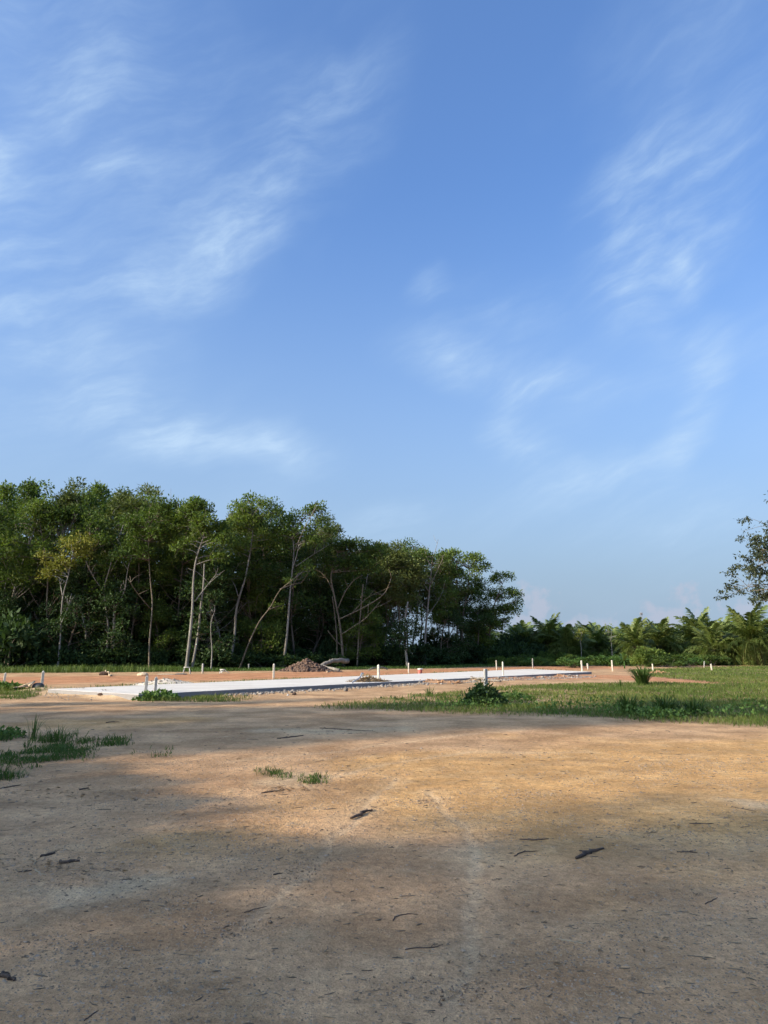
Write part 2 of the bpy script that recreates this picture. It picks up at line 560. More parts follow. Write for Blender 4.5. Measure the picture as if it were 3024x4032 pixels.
def post_mat(name, c1, c2):
    m, n = new_mat(name)
    tc = n.n('ShaderNodeTexCoord')
    a = n.noise(tc.outputs['Object'], 9, 6, .65)
    st = n.noise(n.mul_vec(tc.outputs['Object'], (30, 30, 4)), 1.0, 4, .6)
    sp = n.n('ShaderNodeSeparateXYZ'); n.link(tc.outputs['Object'], sp.inputs[0])
    c = n.mix(n.remap(a, .35, .68), C(*c1), C(*c2))
    c = n.mix(n.remap(st, .5, .72, 0, .5), c, C(c2[0] * .6, c2[1] * .58, c2[2] * .52))
    splash = n.math('ADD', sp.outputs['Z'], n.math('MULTIPLY', n.math('SUBTRACT', st, .5), .5))
    c = n.mix(n.remap(splash, .0, .22, .75, 0.0), c, C(.36, .24, .14))          # soil splashed up the foot
    finish(n, c, .85, a, .3, .01)
    return m


M['post'] = post_mat('post_concrete', (.62, .58, .50), (.46, .42, .35))
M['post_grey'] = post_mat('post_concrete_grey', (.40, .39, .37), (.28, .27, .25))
M['white_plastic'] = plain_mat('white_plastic', (.75, .74, .72), (.62, .60, .57), 5, .5, .05)
M['red_plastic'] = plain_mat('red_plastic', (.50, .14, .11), (.40, .19, .16), 5, .5, .05)
M['black_plastic'] = plain_mat('black_plastic', (.03, .03, .033), (.06, .058, .055), 8, .5, .3, .4, .03)
M['cream_sack'] = plain_mat('cream_sack', (.60, .48, .33), (.45, .34, .22), 8, .85, .4)
M['grey_metal'] = plain_mat('grey_metal', (.42, .42, .42), (.30, .29, .28), 10, .5, .1, .5)
M['white_paint'] = plain_mat('white_paint_wood', (.62, .60, .56), (.42, .40, .37), 9, .7)
M['tower_steel'] = plain_mat('tower_steel', (.26, .26, .28), (.22, .22, .24), 1, .6, 0)
M['sand'] = plain_mat('pale_sand', (.60, .53, .44), (.47, .40, .31), 5, .95, .6, .1, .05)

# concrete road
m, n = new_mat('road_concrete'); M['concrete'] = m
tc = n.n('ShaderNodeTexCoord')
a = n.noise(n.mul_vec(tc.outputs['Object'], (.35, 1.6, 1)), 1.0, 6, .65)
b = n.noise(tc.outputs['Object'], 4.0, 6, .7)
c = n.mix(n.remap(a, .35, .7), C(.64, .59, .52), C(.52, .475, .41))
c = n.mix(n.remap(b, .52, .72, 0, .6), c, C(.42, .36, .29))
finish(n, c, .9, b, .25, .01, .2)
m, n = new_mat('road_concrete_side_shaded'); M['concrete_side_shaded'] = m  # darker than the top: the near face's shade is put into this colour
tc = n.n('ShaderNodeTexCoord')
b = n.noise(tc.outputs['Object'], 6.0, 6, .7)
finish(n, n.mix(b, C(.19, .18, .18), C(.30, .29, .28)), .9, b, .3, .01, .2)

# ------------------------------------------------------------------ ground zones (real places, metres)
def GP(l):
    return [G(*p) for p in l]


ROAD_T = .17
R_NL, R_NR = G(545, 2734, ROAD_T), G(2330, 2645, ROAD_T)
R_FL, R_FR = G(190, 2713, ROAD_T), G(2085, 2634, ROAD_T)
ROAD = [R_NL, R_NR, R_FR, R_FL]
FIELD = GP([(1240, 2782), (1420, 2762), (1640, 2738), (1880, 2714), (2010, 2697), (2300, 2691), (2560, 2688), (2860, 2692), (2700, 2676), (2500, 2660),
            (2480, 2640), (2600, 2632), (2800, 2627), (3024, 2620)]) + [(60, 80), (60, 14), (16, 14.6)] + GP([(3024, 2858), (2800, 2852), (2600, 2842), (2350, 2826), (2000, 2818), (1700, 2808), (1450, 2796)])
PATCHES = [   # left and small grass: polygon, density, height
    (GP([(-250, 2975), (120, 2950), (300, 2915), (480, 2905), (500, 2935), (350, 2960), (360, 2990), (150, 3020), (40, 3015)]), .62, .095),
    (GP([(-300, 2880), (60, 2880), (90, 2910), (-50, 2925), (-300, 2930)]), .6, .11),
    (GP([(-200, 3040), (50, 3035), (75, 3062), (-100, 3080)]), .8, .12),
    (GP([(560, 2955), (650, 2955), (640, 2985), (570, 2985)]), .6, .10),
    (GP([(700, 2750), (760, 2742), (1010, 2744), (960, 2762), (560, 2762), (520, 2752)]), 1.0, .16),
    (GP([(-150, 2722), (110, 2700), (130, 2712), (60, 2722), (-150, 2740)]), 1.0, .22),
    (GP([(1035, 3035), (1130, 3035), (1140, 3060), (1050, 3062)]), .9, .07),
    (GP([(1205, 3058), (1265, 3058), (1265, 3082), (1205, 3082)]), .9, .07),
    (GP([(150, 2895), (300, 2885), (320, 2915), (120, 2930)]), .5, .14),
]
RED_BAND = [(-60, 32), (-22, 40.5), (-9, 48.5), (1.8, 56.5), (11, 66), (18, 74)]
RED_RIGHT = GP([(1850, 2673), (2150, 2668), (2400, 2664), (2650, 2676), (2860, 2684)])
STRIP = [(-60, 54), (-29, 58), (-11, 63), (0, 70), (14, 83), (26, 88), (60, 92)]     # rough grass along the foot of the wood
SILT = GP([(200, 3540), (330, 3555), (520, 3520), (620, 3480), (720, 3440), (640, 3425), (480, 3450), (330, 3480), (230, 3510)])


def zones(x, y):
    wx = (fbm(x * .35, y * .35, 3) - .5) * 3.2; wy = (fbm(x * .35, y * .35, 33) - .5) * 3.2
    fx = (fbm(x * 1.7, y * 1.7, 5) - .5) * .7; fy = (fbm(x * 1.7, y * 1.7, 55) - .5) * .7
    X, Y = x + wx * .5 + fx, y + wy * .5 + fy
    red = sstep(line_d(X, Y, RED_BAND), 6.5, 4.0)
    red = np.maximum(red, sstep(line_d(X, Y, RED_RIGHT), 3.4, 1.6))
    d = poly_sd(x + fx * 1.5, y + fy * 1.5, FIELD)
    g = sstep(d, .45, -1.0)
    thin = sstep(y, 20.5, 26) * sstep(x, 11, 3)      # the field's thin upper left corner
    gn = fbm(x * .9, y * .9, 8)
    g = g * (1 - thin * .85 * sstep(gn, .38, .62)) * (1 - .4 * sstep(fbm(x * .55, y * .8, 9), .53, .70))
    grass_h = np.where(g > 0, .11, 0.0)
    for poly, den, h in PATCHES:
        dd = poly_sd(x + fx * .35, y + fy * .35, poly)
        q = sstep(dd, .2, -.35) * den * sstep(fbm(x * 2.2, y * 2.2, 71), .34, .6)
        grass_h = np.where(q > g, h, grass_h)
        g = np.maximum(g, q)
    sd = line_d(x + wx * .6, y + wy * .6, STRIP)
    q = sstep(sd, 4.2, 2.6)
    q = np.maximum(q, sstep(y - np.interp(x, [p[0] for p in STRIP], [p[1] for p in STRIP]), 0, 2))
    grass_h = np.where(q > g, .28, grass_h); g = np.maximum(g, q)
    # weedy tufts between red band and road
    t = sstep(np.abs(line_d(x, y, [R_FL, R_FR]) - 1.6), 1.9, .5) * sstep(fbm(x * .8, y * 1.4, 91), .52, .66) * (poly_sd(x, y, ROAD) > 0) * (y > x * 1.2 + 30)
    grass_h = np.where(t > g, .14, grass_h); g = np.maximum(g, t)
    return red, g, grass_h


def ground_h(x, y):
    x = np.asarray(x, float); y = np.asarray(y, float)
    z = (fbm(x * .16, y * .16, 21, 3) - .5) * .10 * sstep(y, 2.5, 9)
    z = z + (fbm(x * .9, y * .9, 25, 4) - .5) * .035
    # loose spoil pushed up along the road's near edge and heaped over its left end
    s = line_d(x, y, [G(860, 2733), G(1200, 2712), G(1660, 2690), G(2300, 2662)])
    z = z + sstep(s, .95, .15) * (.02 + .13 * fbm(x * 1.6, y * 1.6, 61))
    s = line_d(x, y, [G(170, 2722), G(370, 2732), G(505, 2745)])
    z = z + sstep(s, 1.25, .2) * (.10 + .08 * fbm(x * 1.3, y * 1.3, 65))
    # shallow silted puddle, dry
    sd = poly_sd(x, y, SILT)
    z = z - sstep(sd, .25, -.25) * .025
    return z


def axis(segs):
    out = []
    for a, b, s in segs:
        out.extend(np.arange(a, b, s))
    return np.array(out)


gx = axis([(-3000, -400, 650), (-400, -80, 40), (-80, -24, 1.6), (-24, -9, .25), (-9, -5, .09), (-5, 5, .045), (5, 9, .09), (9, 24, .25), (24, 80, 1.6), (80, 400, 40), (400, 3001, 650)])
gy = axis([(-300, -20, 70), (-20, 2.5, 1.5), (2.5, 9, .045), (9, 16, .08), (16, 32, .16), (32, 60, .4), (60, 110, 2.0), (110, 400, 30), (400, 6001, 700)])
XX, YY = np.meshgrid(gx, gy)
ZZ = ground_h(XX, YY)
red, grs, _ = zones(XX, YY)
silt = sstep(poly_sd(XX + (fbm(XX * 3, YY * 3, 41) - .5) * .5, YY + (fbm(XX * 3, YY * 3, 42) - .5) * .5, SILT), .22, -.22)
silt = np.maximum(silt, .75 * sstep(line_d(XX, YY + (fbm(XX * 2, YY * 2, 44) - .5) * .8, GP([(1060, 2876), (1300, 2880), (1560, 2872)])), .7, .1))
silt = np.maximum(silt, .7 * sstep(line_d(XX, YY + (fbm(XX * 2, YY * 2, 45) - .5) * .8, GP([(1080, 3075), (1190, 3050)])), .5, .05))
silt = np.maximum(silt, .8 * sstep(line_d(XX, YY, GP([(170, 2722), (370, 2732), (505, 2745)])), 1.6, .5))
silt = np.maximum(silt, .8 * sstep(line_d(XX, YY + (fbm(XX, YY, 46) - .5) * 1.5, GP([(2900, 3150), (3060, 3200)])), .35, .02))
# ochre soil, its lighter tone painted where the sun patch lies, grey-brown humus elsewhere
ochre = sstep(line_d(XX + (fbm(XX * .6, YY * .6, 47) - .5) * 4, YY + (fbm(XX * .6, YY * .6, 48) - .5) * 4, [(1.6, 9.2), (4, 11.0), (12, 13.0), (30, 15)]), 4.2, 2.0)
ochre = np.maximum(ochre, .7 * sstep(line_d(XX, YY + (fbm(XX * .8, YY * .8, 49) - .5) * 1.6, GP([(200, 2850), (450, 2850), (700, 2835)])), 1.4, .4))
# wheel tracks: faint pale runs
trk = np.zeros_like(XX)
for pts in ([(960, 3660), (1090, 3560), (1190, 3460), (1290, 3340), (1400, 3210), (1560, 3070)], [(1820, 3960), (1865, 3760), (1890, 3560), (1880, 3380), (1810, 3250), (1690, 3120)],
            [(1200, 3090), (1500, 3010), (1850, 2960), (2300, 2960)], [(900, 3000), (1300, 2960), (1750, 2900), (2050, 2875)]):
    dd = line_d(XX + (fbm(XX * 2, YY * 2, 50) - .5) * .25, YY, GP(pts))
    trk = np.maximum(trk, np.maximum(sstep(dd, .085, .015), .30 * sstep(dd, .30, .10)) * (.5 + .8 * fbm(XX * 1.3, YY * 1.3, 51)))
ZZ = ZZ - .012 * trk
nx, ny = len(gx), len(gy)
i, j = np.meshgrid(np.arange(ny - 1), np.arange(nx - 1), indexing='ij')
Q = np.stack([i * nx + j, i * nx + j + 1, (i + 1) * nx + j + 1, (i + 1) * nx + j], -1).reshape(-1, 4)

m, n = new_mat('ground_soil'); M['ground'] = m
tc = n.n('ShaderNodeTexCoord')
Pp = tc.outputs['Object']
za = n.n('ShaderNodeAttribute', attribute_name='zone')
zs = n.n('ShaderNodeSeparateColor'); n.link(za.outputs['Color'], zs.inputs[0])
zb = n.n('ShaderNodeAttribute', attribute_name='zone_b')
zt = n.n('ShaderNodeSeparateColor'); n.link(zb.outputs['Color'], zt.inputs[0])
n1 = n.noise(Pp, .45, 5, .6)
n2 = n.noise(Pp, 2.6, 6, .65)
n3 = n.noise(Pp, 13.0, 6, .7)
n4 = n.noise(Pp, 70.0, 4, .7)
nst = n.noise(n.mul_vec(Pp, (1.1, 2.6, 1)), .9, 6, .62, .6)
base = n.mix(n.remap(n1, .32, .68), C(.420, .248, .126), C(.515, .326, .178))
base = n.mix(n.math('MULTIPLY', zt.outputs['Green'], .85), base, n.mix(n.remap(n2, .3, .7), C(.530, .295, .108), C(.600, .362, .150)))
base = n.mix(n.remap(nst, .50, .70, 0, .5), base, C(.330, .208, .112))
base = n.mix(n.remap(n2, .52, .74, 0, .55), base, C(.510, .350, .195))
base = n.mix(n.math('MULTIPLY', zs.outputs['Blue'], .85), base, n.mix(n2, C(.54, .385, .225), C(.63, .47, .29)))
base = n.mix(n.math('MULTIPLY', zt.outputs['Red'], .62), base, C(.60, .43, .26))
base = n.mix(zs.outputs['Red'], base, n.mix(n.remap(n2, .3, .7), C(.420, .180, .080), C(.500, .265, .140)))
base = n.mix(n.math('MULTIPLY', zs.outputs['Green'], .8), base, n.mix(n2, C(.085, .080, .035), C(.175, .140, .075)))
grit = n.math('MULTIPLY', n.remap(n3, .30, .70, .80, 1.18), n.remap(n.noise(Pp, .9, 4, .6), .3, .7, .78, 1.18))
grit2 = n.remap(n4, .30, .70, .80, 1.18)
base = n.mix(1.0, base, n.vmath('SCALE', (1, 1, 1), scale=n.math('MULTIPLY', grit, grit2)), 'MULTIPLY')
vor = n.n('ShaderNodeTexVoronoi', feature='F1'); n.link(Pp, vor.inputs['Vector']); vor.inputs['Scale'].default_value = 42
chips = n.math('MULTIPLY', n.remap(vor.outputs['Distance'], .10, .26, 1, 0), n.remap(n2, .42, .62))
base = n.mix(n.math('MULTIPLY', chips, .55), base, n.mix(n3, C(.20, .145, .10), C(.54, .42, .30)))
hgt = n.math('ADD', n.math('MULTIPLY', n3, .55), n.math('ADD', n.math('MULTIPLY', n4, .18), n.math('ADD', n.math('MULTIPLY', n2, .9), n.math('MULTIPLY', chips, .12))))
finish(n, base, .95, hgt, .95, .06, .12)
zr = lambda *a: np.stack([q.ravel() for q in a] + [np.ones(XX.size)], 1)
ground = obj('ground', mesh_np('ground', np.stack([XX.ravel(), YY.ravel(), ZZ.ravel()], 1), Q, None, M['ground'],
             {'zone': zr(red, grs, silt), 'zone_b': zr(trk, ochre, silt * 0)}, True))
tag(ground, kind='structure')

# ------------------------------------------------------------------ concrete road slab
V, Q2, N = [], [], 48
L2 = lambda a, b, t: (a[0] + (b[0] - a[0]) * t, a[1] + (b[1] - a[1]) * t)
ring = []
for k in range(N): ring.append(L2(R_NL, R_NR, k / N))
for k in range(8): ring.append(L2(R_NR, R_FR, k / 8))
for k in range(N): ring.append(L2(R_FR, R_FL, k / N))
for k in range(8): ring.append(L2(R_FL, R_NL, k / 8))
road = bpy.data.meshes.new('concrete_road')
import bmesh
bm = bmesh.new()
cxr = sum(p[0] for p in ring) / len(ring); cyr = sum(p[1] for p in ring) / len(ring)
top_in, top_out, bot = [], [], []
for (x, y) in ring:
    jx, jy = rnd.uniform(-.012, .012), rnd.uniform(-.012, .012)
    f = .03 / math.hypot(x - cxr, y - cyr)
    top_in.append(bm.verts.new((x + (cxr - x) * f, y + (cyr - y) * f, ROAD_T)))
    top_out.append(bm.verts.new((x + jx, y + jy, ROAD_T - .012)))
    bot.append(bm.verts.new((x + jx, y + jy, -.15)))
bm.faces.new(top_in)
R = len(ring)
for k in range(R):
    k2 = (k + 1) % R
    bm.faces.new((top_out[k], top_out[k2], top_in[k2], top_in[k]))
    f = bm.faces.new((bot[k], bot[k2], top_out[k2], top_out[k])); f.material_index = 1
bm.normal_update(); bm.to_mesh(road); bm.free()
road.materials.append(M['concrete']); road.materials.append(M['concrete_side_shaded'])
tag(obj('concrete_road', road), kind='structure')

# ------------------------------------------------------------------ trees
def smooth_path(pts, n):
    pts = np.asarray(pts, float)
    d = np.concatenate([[0], np.cumsum(np.linalg.norm(np.diff(pts, axis=0), axis=1))])
    t = np.linspace(0, d[-1], n)
    out = np.stack([np.interp(t, d, pts[:, k]) for k in range(3)], 1)
    for _ in range(2):
        out[1:-1] = out[1:-1] * .5 + (out[:-2] + out[2:]) * .25
    return out


def curve(a, b, sag, n, q):
    a, b = np.asarray(a, float), np.asarray(b, float)
    t = np.linspace(0, 1, n)[:, None]
    L = np.linalg.norm(b - a)
    off = q.normal(size=3) * L * .07 + np.array([0, 0, sag * L])
    return a + (b - a) * t + off * (np.sin(t * math.pi)) + q.normal(size=(n, 3)) * L * .012 * (t > 0) * (t < 1)


def clump(mb, c, r, count, q, L=.26, W=.12, flat=.9, up=.1, light=0.0):
    d = q.normal(size=(count, 3)); d /= np.linalg.norm(d, axis=1)[:, None]
    d[:, 2] = np.where(d[:, 2] < -.6, -d[:, 2] * .5, d[:, 2])
    rad = r * (q.uniform(0, 1, count) ** .38)
    p = np.asarray(c) + d * rad[:, None] * [1, 1, flat]
    a = np.clip(q.normal(.45 + light, .22, count), 0, 1)
    mb.leaves(p, L, W, up=up, seed_rng=q, a=a, outward=d * .5)


def tree_parts(trunk_pts, r0, clumps, q, branches=(), leaf_n=150, L=.26, W=.12, sides=7, rtop=.25, twigs=True, light=0.0):
    """trunk with limbs to every leaf clump; returns (wood MB, crown MB)"""
    wood, crown = MB(), MB()
    path = smooth_path(trunk_pts, max(8, len(trunk_pts) * 3)); r0 = r0 * .66
    m = len(path)
    rr = r0 * (1 - (1 - rtop) * np.linspace(0, 1, m) ** .9)
    rr[0] *= 1.35; rr[1] *= 1.1
    wood.tube(path, rr, sides)
    for pts, ra, rb in branches:
        bp = smooth_path(pts, max(6, len(pts) * 3))
        wood.tube(bp, np.linspace(ra * .72, rb * .8, len(bp)), 5)
        if rb < .05:
            for _ in range(3):
                k = q.integers(len(bp) // 2, len(bp))
                e = bp[k] + q.normal(size=3) * [.6, .6, .3] + [0, 0, .6]
                wood.tube(curve(bp[k], e, .05, 4, q), np.linspace(rb * .9, .012, 4), 4)
    for (c, r) in clumps:
        c = np.asarray(c, float)
        if twigs:
            below = np.where(path[:, 2] < c[2] - .2 * r)[0]
            k = below[np.argmin(np.linalg.norm(path[below] - c, axis=1) - path[below][:, 2] * .25)] if len(below) else m - 1
            k = min(k, m - 1)
            wood.tube(curve(path[k], c, .06, 6, q), np.linspace(max(.035, rr[k] * .5), .018, 6), 4)
            for _ in range(2):
                e = c + q.normal(size=3) * r * .55
                wood.tube(curve(c, e, .05, 3, q), [.018, .013, .008], 3)
        clump(crown, c, r, int(leaf_n * (r / .8) ** 1.8), q, L, W, light=light)
    return wood, crown


def put_tree(name, label, group, base, wood, crown, bark, leaf, cat='tree', extra=()):
    base = np.asarray(base, float)
    t = thing(name, label, cat, tuple(base), group)
    if wood is not None and wood.n:
        obj('trunk', wood.mesh('trunk', M[bark], True, base), t)
    if crown is not None and crown.n:
        obj('crown', crown.mesh('crown', M[leaf], False, base), t)
    return t


def fill_clumps(ells, Y, q, r_m=(.7, 1.15), dens=1.0, depth=1.0):
    """scatter leaf clumps through ellipsoids given by centre pixel and pixel radii at distance Y"""
    out = []
    for (px, py, rx, ry) in ells:
        cx, cy, cz = P(px, py, Y)
        sx, sz = rx * Y / F_PX, ry * Y / F_PX
        sy = (sx + sz) * .5 * depth
        k = max(2, int(dens * 2.2 * (sx * sy * sz) ** (2 / 3) / .5))
        for _ in range(k):
            d = q.normal(size=3); d /= np.linalg.norm(d)
            d *= q.uniform(.25, 1.0) ** .6
            r = q.uniform(*r_m) * min(1, .45 + .5 * min(sx, sz))
            out.append((np.array([cx + d[0] * max(sx - r * .4, .1), cy + d[1] * sy, cz + d[2] * max(sz - r * .4, .1)]), r))
    return out


def hero(name, label, Y, trunk_px, r0, ells, seed, branches_px=(), bark='bark_pale', leaf='leaf', leaf_n=150, r_m=(.7, 1.15), dens=1.0, rtop=.3, extra_trunks=(), light=0.0, L=.26, W=.12):
    q = np.random.default_rng(seed)
    gx0, gy0 = P(trunk_px[0][0], 2560, Y)[0], Y
    base = (gx0, Y, float(ground_h(gx0, Y)) - .08)
    wob = np.cumsum(q.normal(size=len(trunk_px)) * .18)
    pts = [base] + [tuple(np.array(P(px, py, Y)) + [0, wob[i], 0]) for i, (px, py) in enumerate(trunk_px) if i > 0]
    br = []
    for pl, ra, rb in branches_px:
        dz = np.linspace(0, 1, len(pl)) * q.normal() * 1.6
        yo = wob[min(len(wob) - 1, len(wob) // 2)]
        br.append(([tuple(np.array(P(px, py, Y)) + [0, yo + dz[i], 0]) for i, (px, py) in enumerate(pl)], ra, rb))
    for pl, ra, rb in extra_trunks:
        dz = np.cumsum(q.normal(size=len(pl)) * .2) + .3
        e = [np.array(P(px, py, Y)) + [0, dz[i], 0] for i, (px, py) in enumerate(pl)]
        e[0][2] = base[2]
        br.append(([tuple(v) for v in e], ra, rb))
    wood, crown = tree_parts(pts, r0, fill_clumps(ells, Y, q, r_m, dens), q, br, leaf_n, rtop=rtop, light=light, L=L, W=W)
    return put_tree(name, label, 'trees along the front of the wood', base, wood, crown, bark, leaf)


hero('tree', 'pale slim tree with yellowing crown at the left front of the wood', 61.5,
     [(232, 2640), (233, 2520), (236, 2420), (245, 2345), (262, 2280), (278, 2200), (290, 2150)], .13,
     [(205, 2255, 48, 42), (185, 2195, 34, 30), (255, 2215, 45, 40), (275, 2160, 45, 40), (320, 2140, 50, 34), (330, 2180, 40, 30)], 1,
     [([(245, 2345), (228, 2300), (210, 2255)], .07, .035), ([(238, 2460), (258, 2400), (270, 2335)], .07, .04)], leaf='leaf_yellow', leaf_n=105, light=.05)
hero('tree', 'whitish forked tree beside the yellowing tree, bare limbs sweeping left', 64.5,
     [(348, 2640), (342, 2490), (330, 2430), (318, 2372), (295, 2315), (275, 2275), (255, 2190), (240, 2120)], .20,
     [(230, 2060, 70, 50), (300, 2040, 60, 50), (180, 2020, 60, 45)], 2,
     [([(320, 2385), (330, 2310), (328, 2250), (340, 2215), (358, 2180), (375, 2090)], .11, .045), ([(312, 2410), (270, 2370), (255, 2345)], .05, .03),
      ([(262, 2210), (225, 2150), (175, 2110), (140, 2105)], .07, .03), ([(258, 2200), (258, 2080), (240, 2010)], .08, .03), ([(258, 2130), (300, 2050), (320, 2030)], .06, .03)])
hero('dead_tree', 'broken dead trunk with bare crooked limbs and vines', 63.5,
     [(420, 2640), (424, 2540), (428, 2470), (420, 2400), (412, 2340), (416, 2300), (440, 2250), (455, 2190)], .17,
     [(430, 2420, 12, 60), (418, 2500, 20, 40), (460, 2170, 30, 16)], 3,
     [([(412, 2330), (385, 2280), (365, 2215)], .07, .03), ([(416, 2310), (430, 2270), (452, 2290)], .05, .03), ([(440, 2250), (465, 2200), (480, 2160)], .05, .02),
      ([(452, 2405), (480, 2360), (500, 2330), (510, 2260), (520, 2220)], .10, .03), ([(498, 2335), (480, 2330)], .05, .03)],
     bark='bark_dead', leaf='leaf_dark', leaf_n=80, r_m=(.5, .7), extra_trunks=[([(445, 2640), (448, 2500), (452, 2410), (455, 2312)], .17, .13)], rtop=.3)
hero('tree', 'tall slim tree with big rounded green crown between dead trunk and leaning pair', 63,
     [(592, 2640), (590, 2530), (594, 2440), (598, 2370), (592, 2290), (588, 2220), (585, 2130), (590, 2060)], .13,
     [(560, 2060, 80, 55), (640, 2000, 75, 55), (530, 2135, 60, 45), (615, 2120, 60, 50), (500, 2195, 50, 40), (575, 2185, 60, 35), (680, 2075, 50, 60)], 4,
     [([(596, 2400), (560, 2340), (545, 2290)], .05, .03)], bark='bark', leaf_n=135)
hero('tree', 'tallest pale double trunk with bright crown leaning over the trestle', 62.5,
     [(737, 2645), (748, 2550), (758, 2460), (763, 2390), (762, 2300), (768, 2230), (780, 2180), (800, 2140), (810, 2080)], .23,
     [(760, 2020, 70, 50), (718, 2065, 38, 50), (735, 2130, 40, 34), (820, 2060, 75, 65), (870, 2120, 50, 60), (850, 2190, 50, 40), (800, 2000, 60, 40), (710, 2160, 28, 26)], 5,
     [([(780, 2180), (768, 2165), (758, 2140), (745, 2100)], .08, .04), ([(768, 2370), (800, 2325), (830, 2285), (850, 2258)], .07, .03), ([(835, 2280), (848, 2310)], .03, .02)],
     leaf_n=150, extra_trunks=[([(752, 2645), (768, 2540), (778, 2470), (790, 2370), (800, 2310), (806, 2220)], .17, .08)], light=.08)
hero('sapling', 'thin crooked bare sapling standing right of the small trestle', 60,
     [(834, 2655), (830, 2560), (828, 2480), (832, 2430), (842, 2412)], .09, [(835, 2390, 26, 26)], 6, bark='bark_pale', leaf='leaf_dark', leaf_n=60, r_m=(.4, .6))
hero('tree', 'pale tree curving right with high dark crown in mid wood', 66,
     [(903, 2640), (915, 2560), (926, 2480), (929, 2410), (942, 2355), (960, 2310), (972, 2270), (985, 2180), (998, 2100), (1000, 2030)], .20,
     [(990, 1955, 38, 26), (1045, 1990, 50, 32), (955, 2010, 60, 40), (1085, 2010, 34, 30), (1005, 2060, 80, 40), (930, 2070, 50, 40), (960, 2150, 60, 40), (1050, 2110, 50, 30)], 7,
     [([(942, 2350), (925, 2300), (900, 2270), (880, 2300)], .06, .03)], leaf='leaf', leaf_n=135)
hero('leaning_tree', 'slim trunk leaning far right across the middle of the wood', 65,
     [(943, 2635), (985, 2530), (1030, 2440), (1072, 2395), (1090, 2360), (1110, 2325), (1140, 2305), (1170, 2280)], .125,
     [(1090, 2385, 44, 20), (1150, 2290, 46, 28), (1210, 2240, 50, 34)], 8, [([(1110, 2325), (1160, 2300), (1185, 2295)], .06, .03)], leaf_n=110, r_m=(.5, .9), rtop=.25, bark='bark')
hero('tree', 'straight pale trunk just left of the rubble heap with feathery crown', 67,
     [(1117, 2635), (1122, 2570), (1132, 2510), (1139, 2400), (1144, 2320), (1152, 2240), (1160, 2170), (1150, 2100)], .19,
     [(1150, 2050, 60, 45), (1215, 2005, 45, 40), (1265, 2000, 36, 36), (1270, 2070, 30, 50), (1170, 2110, 75, 45), (1110, 2100, 40, 40), (1230, 2130, 50, 40), (1308, 2098, 24, 18)], 9,
     [([(1152, 2240), (1170, 2190), (1180, 2150)], .08, .04), ([(1150, 2320), (1165, 2290), (1180, 2280)], .05, .03), ([(1160, 2170), (1210, 2080), (1255, 2030)], .07, .03), ([(1165, 2230), (1240, 2170), (1300, 2125)], .06, .02)], leaf_n=110)
hero('tree', 'many stemmed tree with crossing bare limbs behind the fallen logs', 70,
     [(1352, 2635), (1348, 2540), (1340, 2460), (1326, 2390), (1316, 2340), (1300, 2270), (1320, 2200), (1340, 2160)], .19,
     [(1330, 2160, 55, 40), (1400, 2150, 65, 36), (1470, 2165, 55, 40), (1345, 2225, 70, 50), (1440, 2235, 65, 50), (1290, 2200, 40, 40)], 10,
     [([(1316, 2340), (1290, 2280), (1255, 2245), (1240, 2240)], .08, .03), ([(1335, 2440), (1400, 2410), (1460, 2380), (1520, 2340), (1540, 2280)], .09, .04),
      ([(1350, 2545), (1325, 2525), (1296, 2485)], .08, .05), ([(1345, 2500), (1390, 2470), (1440, 2440), (1500, 2370)], .07, .03), ([(1330, 2400), (1360, 2330), (1400, 2280), (1430, 2270)], .08, .03), ([(1390, 2410), (1450, 2350), (1500, 2330)], .05, .02)],
     bark='bark', leaf_n=130, extra_trunks=[([(1325, 2635), (1328, 2520), (1320, 2430), (1310, 2350)], .11, .06), ([(1405, 2635), (1412, 2500), (1420, 2400), (1430, 2300)], .12, .06)])
hero('snag', 'pale snapped trunk wrapped in creeper right of the fallen logs', 71,
     [(1605, 2630), (1598, 2560), (1592, 2480), (1597, 2420), (1607, 2368)], .19,
     [(1575, 2470, 30, 40), (1610, 2500, 34, 40), (1590, 2540, 34, 34), (1560, 2520, 30, 50), (1625, 2455, 20, 30)], 11, leaf='leaf_dark', leaf_n=120, rtop=.55, bark='bark_pale')
hero('tree', 'grey half dead tree with bare twiggy top near the right of the wood', 78,
     [(1672, 2610), (1674, 2500), (1684, 2400), (1692, 2320), (1700, 2240), (1706, 2170)], .22,
     [(1660, 2190, 40, 28), (1735, 2200, 30, 40), (1650, 2260, 50, 40)], 12,
     [([(1690, 2330), (1650, 2270), (1620, 2220), (1610, 2180)], .08, .02), ([(1695, 2300), (1725, 2240), (1745, 2190)], .08, .02), ([(1685, 2400), (1640, 2350), (1600, 2320)], .08, .03),
      ([(1700, 2240), (1680, 2180), (1672, 2140)], .06, .015), ([(1704, 2200), (1720, 2150), (1725, 2130)], .05, .015), ([(1680, 2430), (1730, 2360), (1750, 2320)], .07, .02), ([(1660, 2480), (1620, 2420), (1600, 2390)], .06, .02)],
     bark='bark_dead', leaf_n=100)
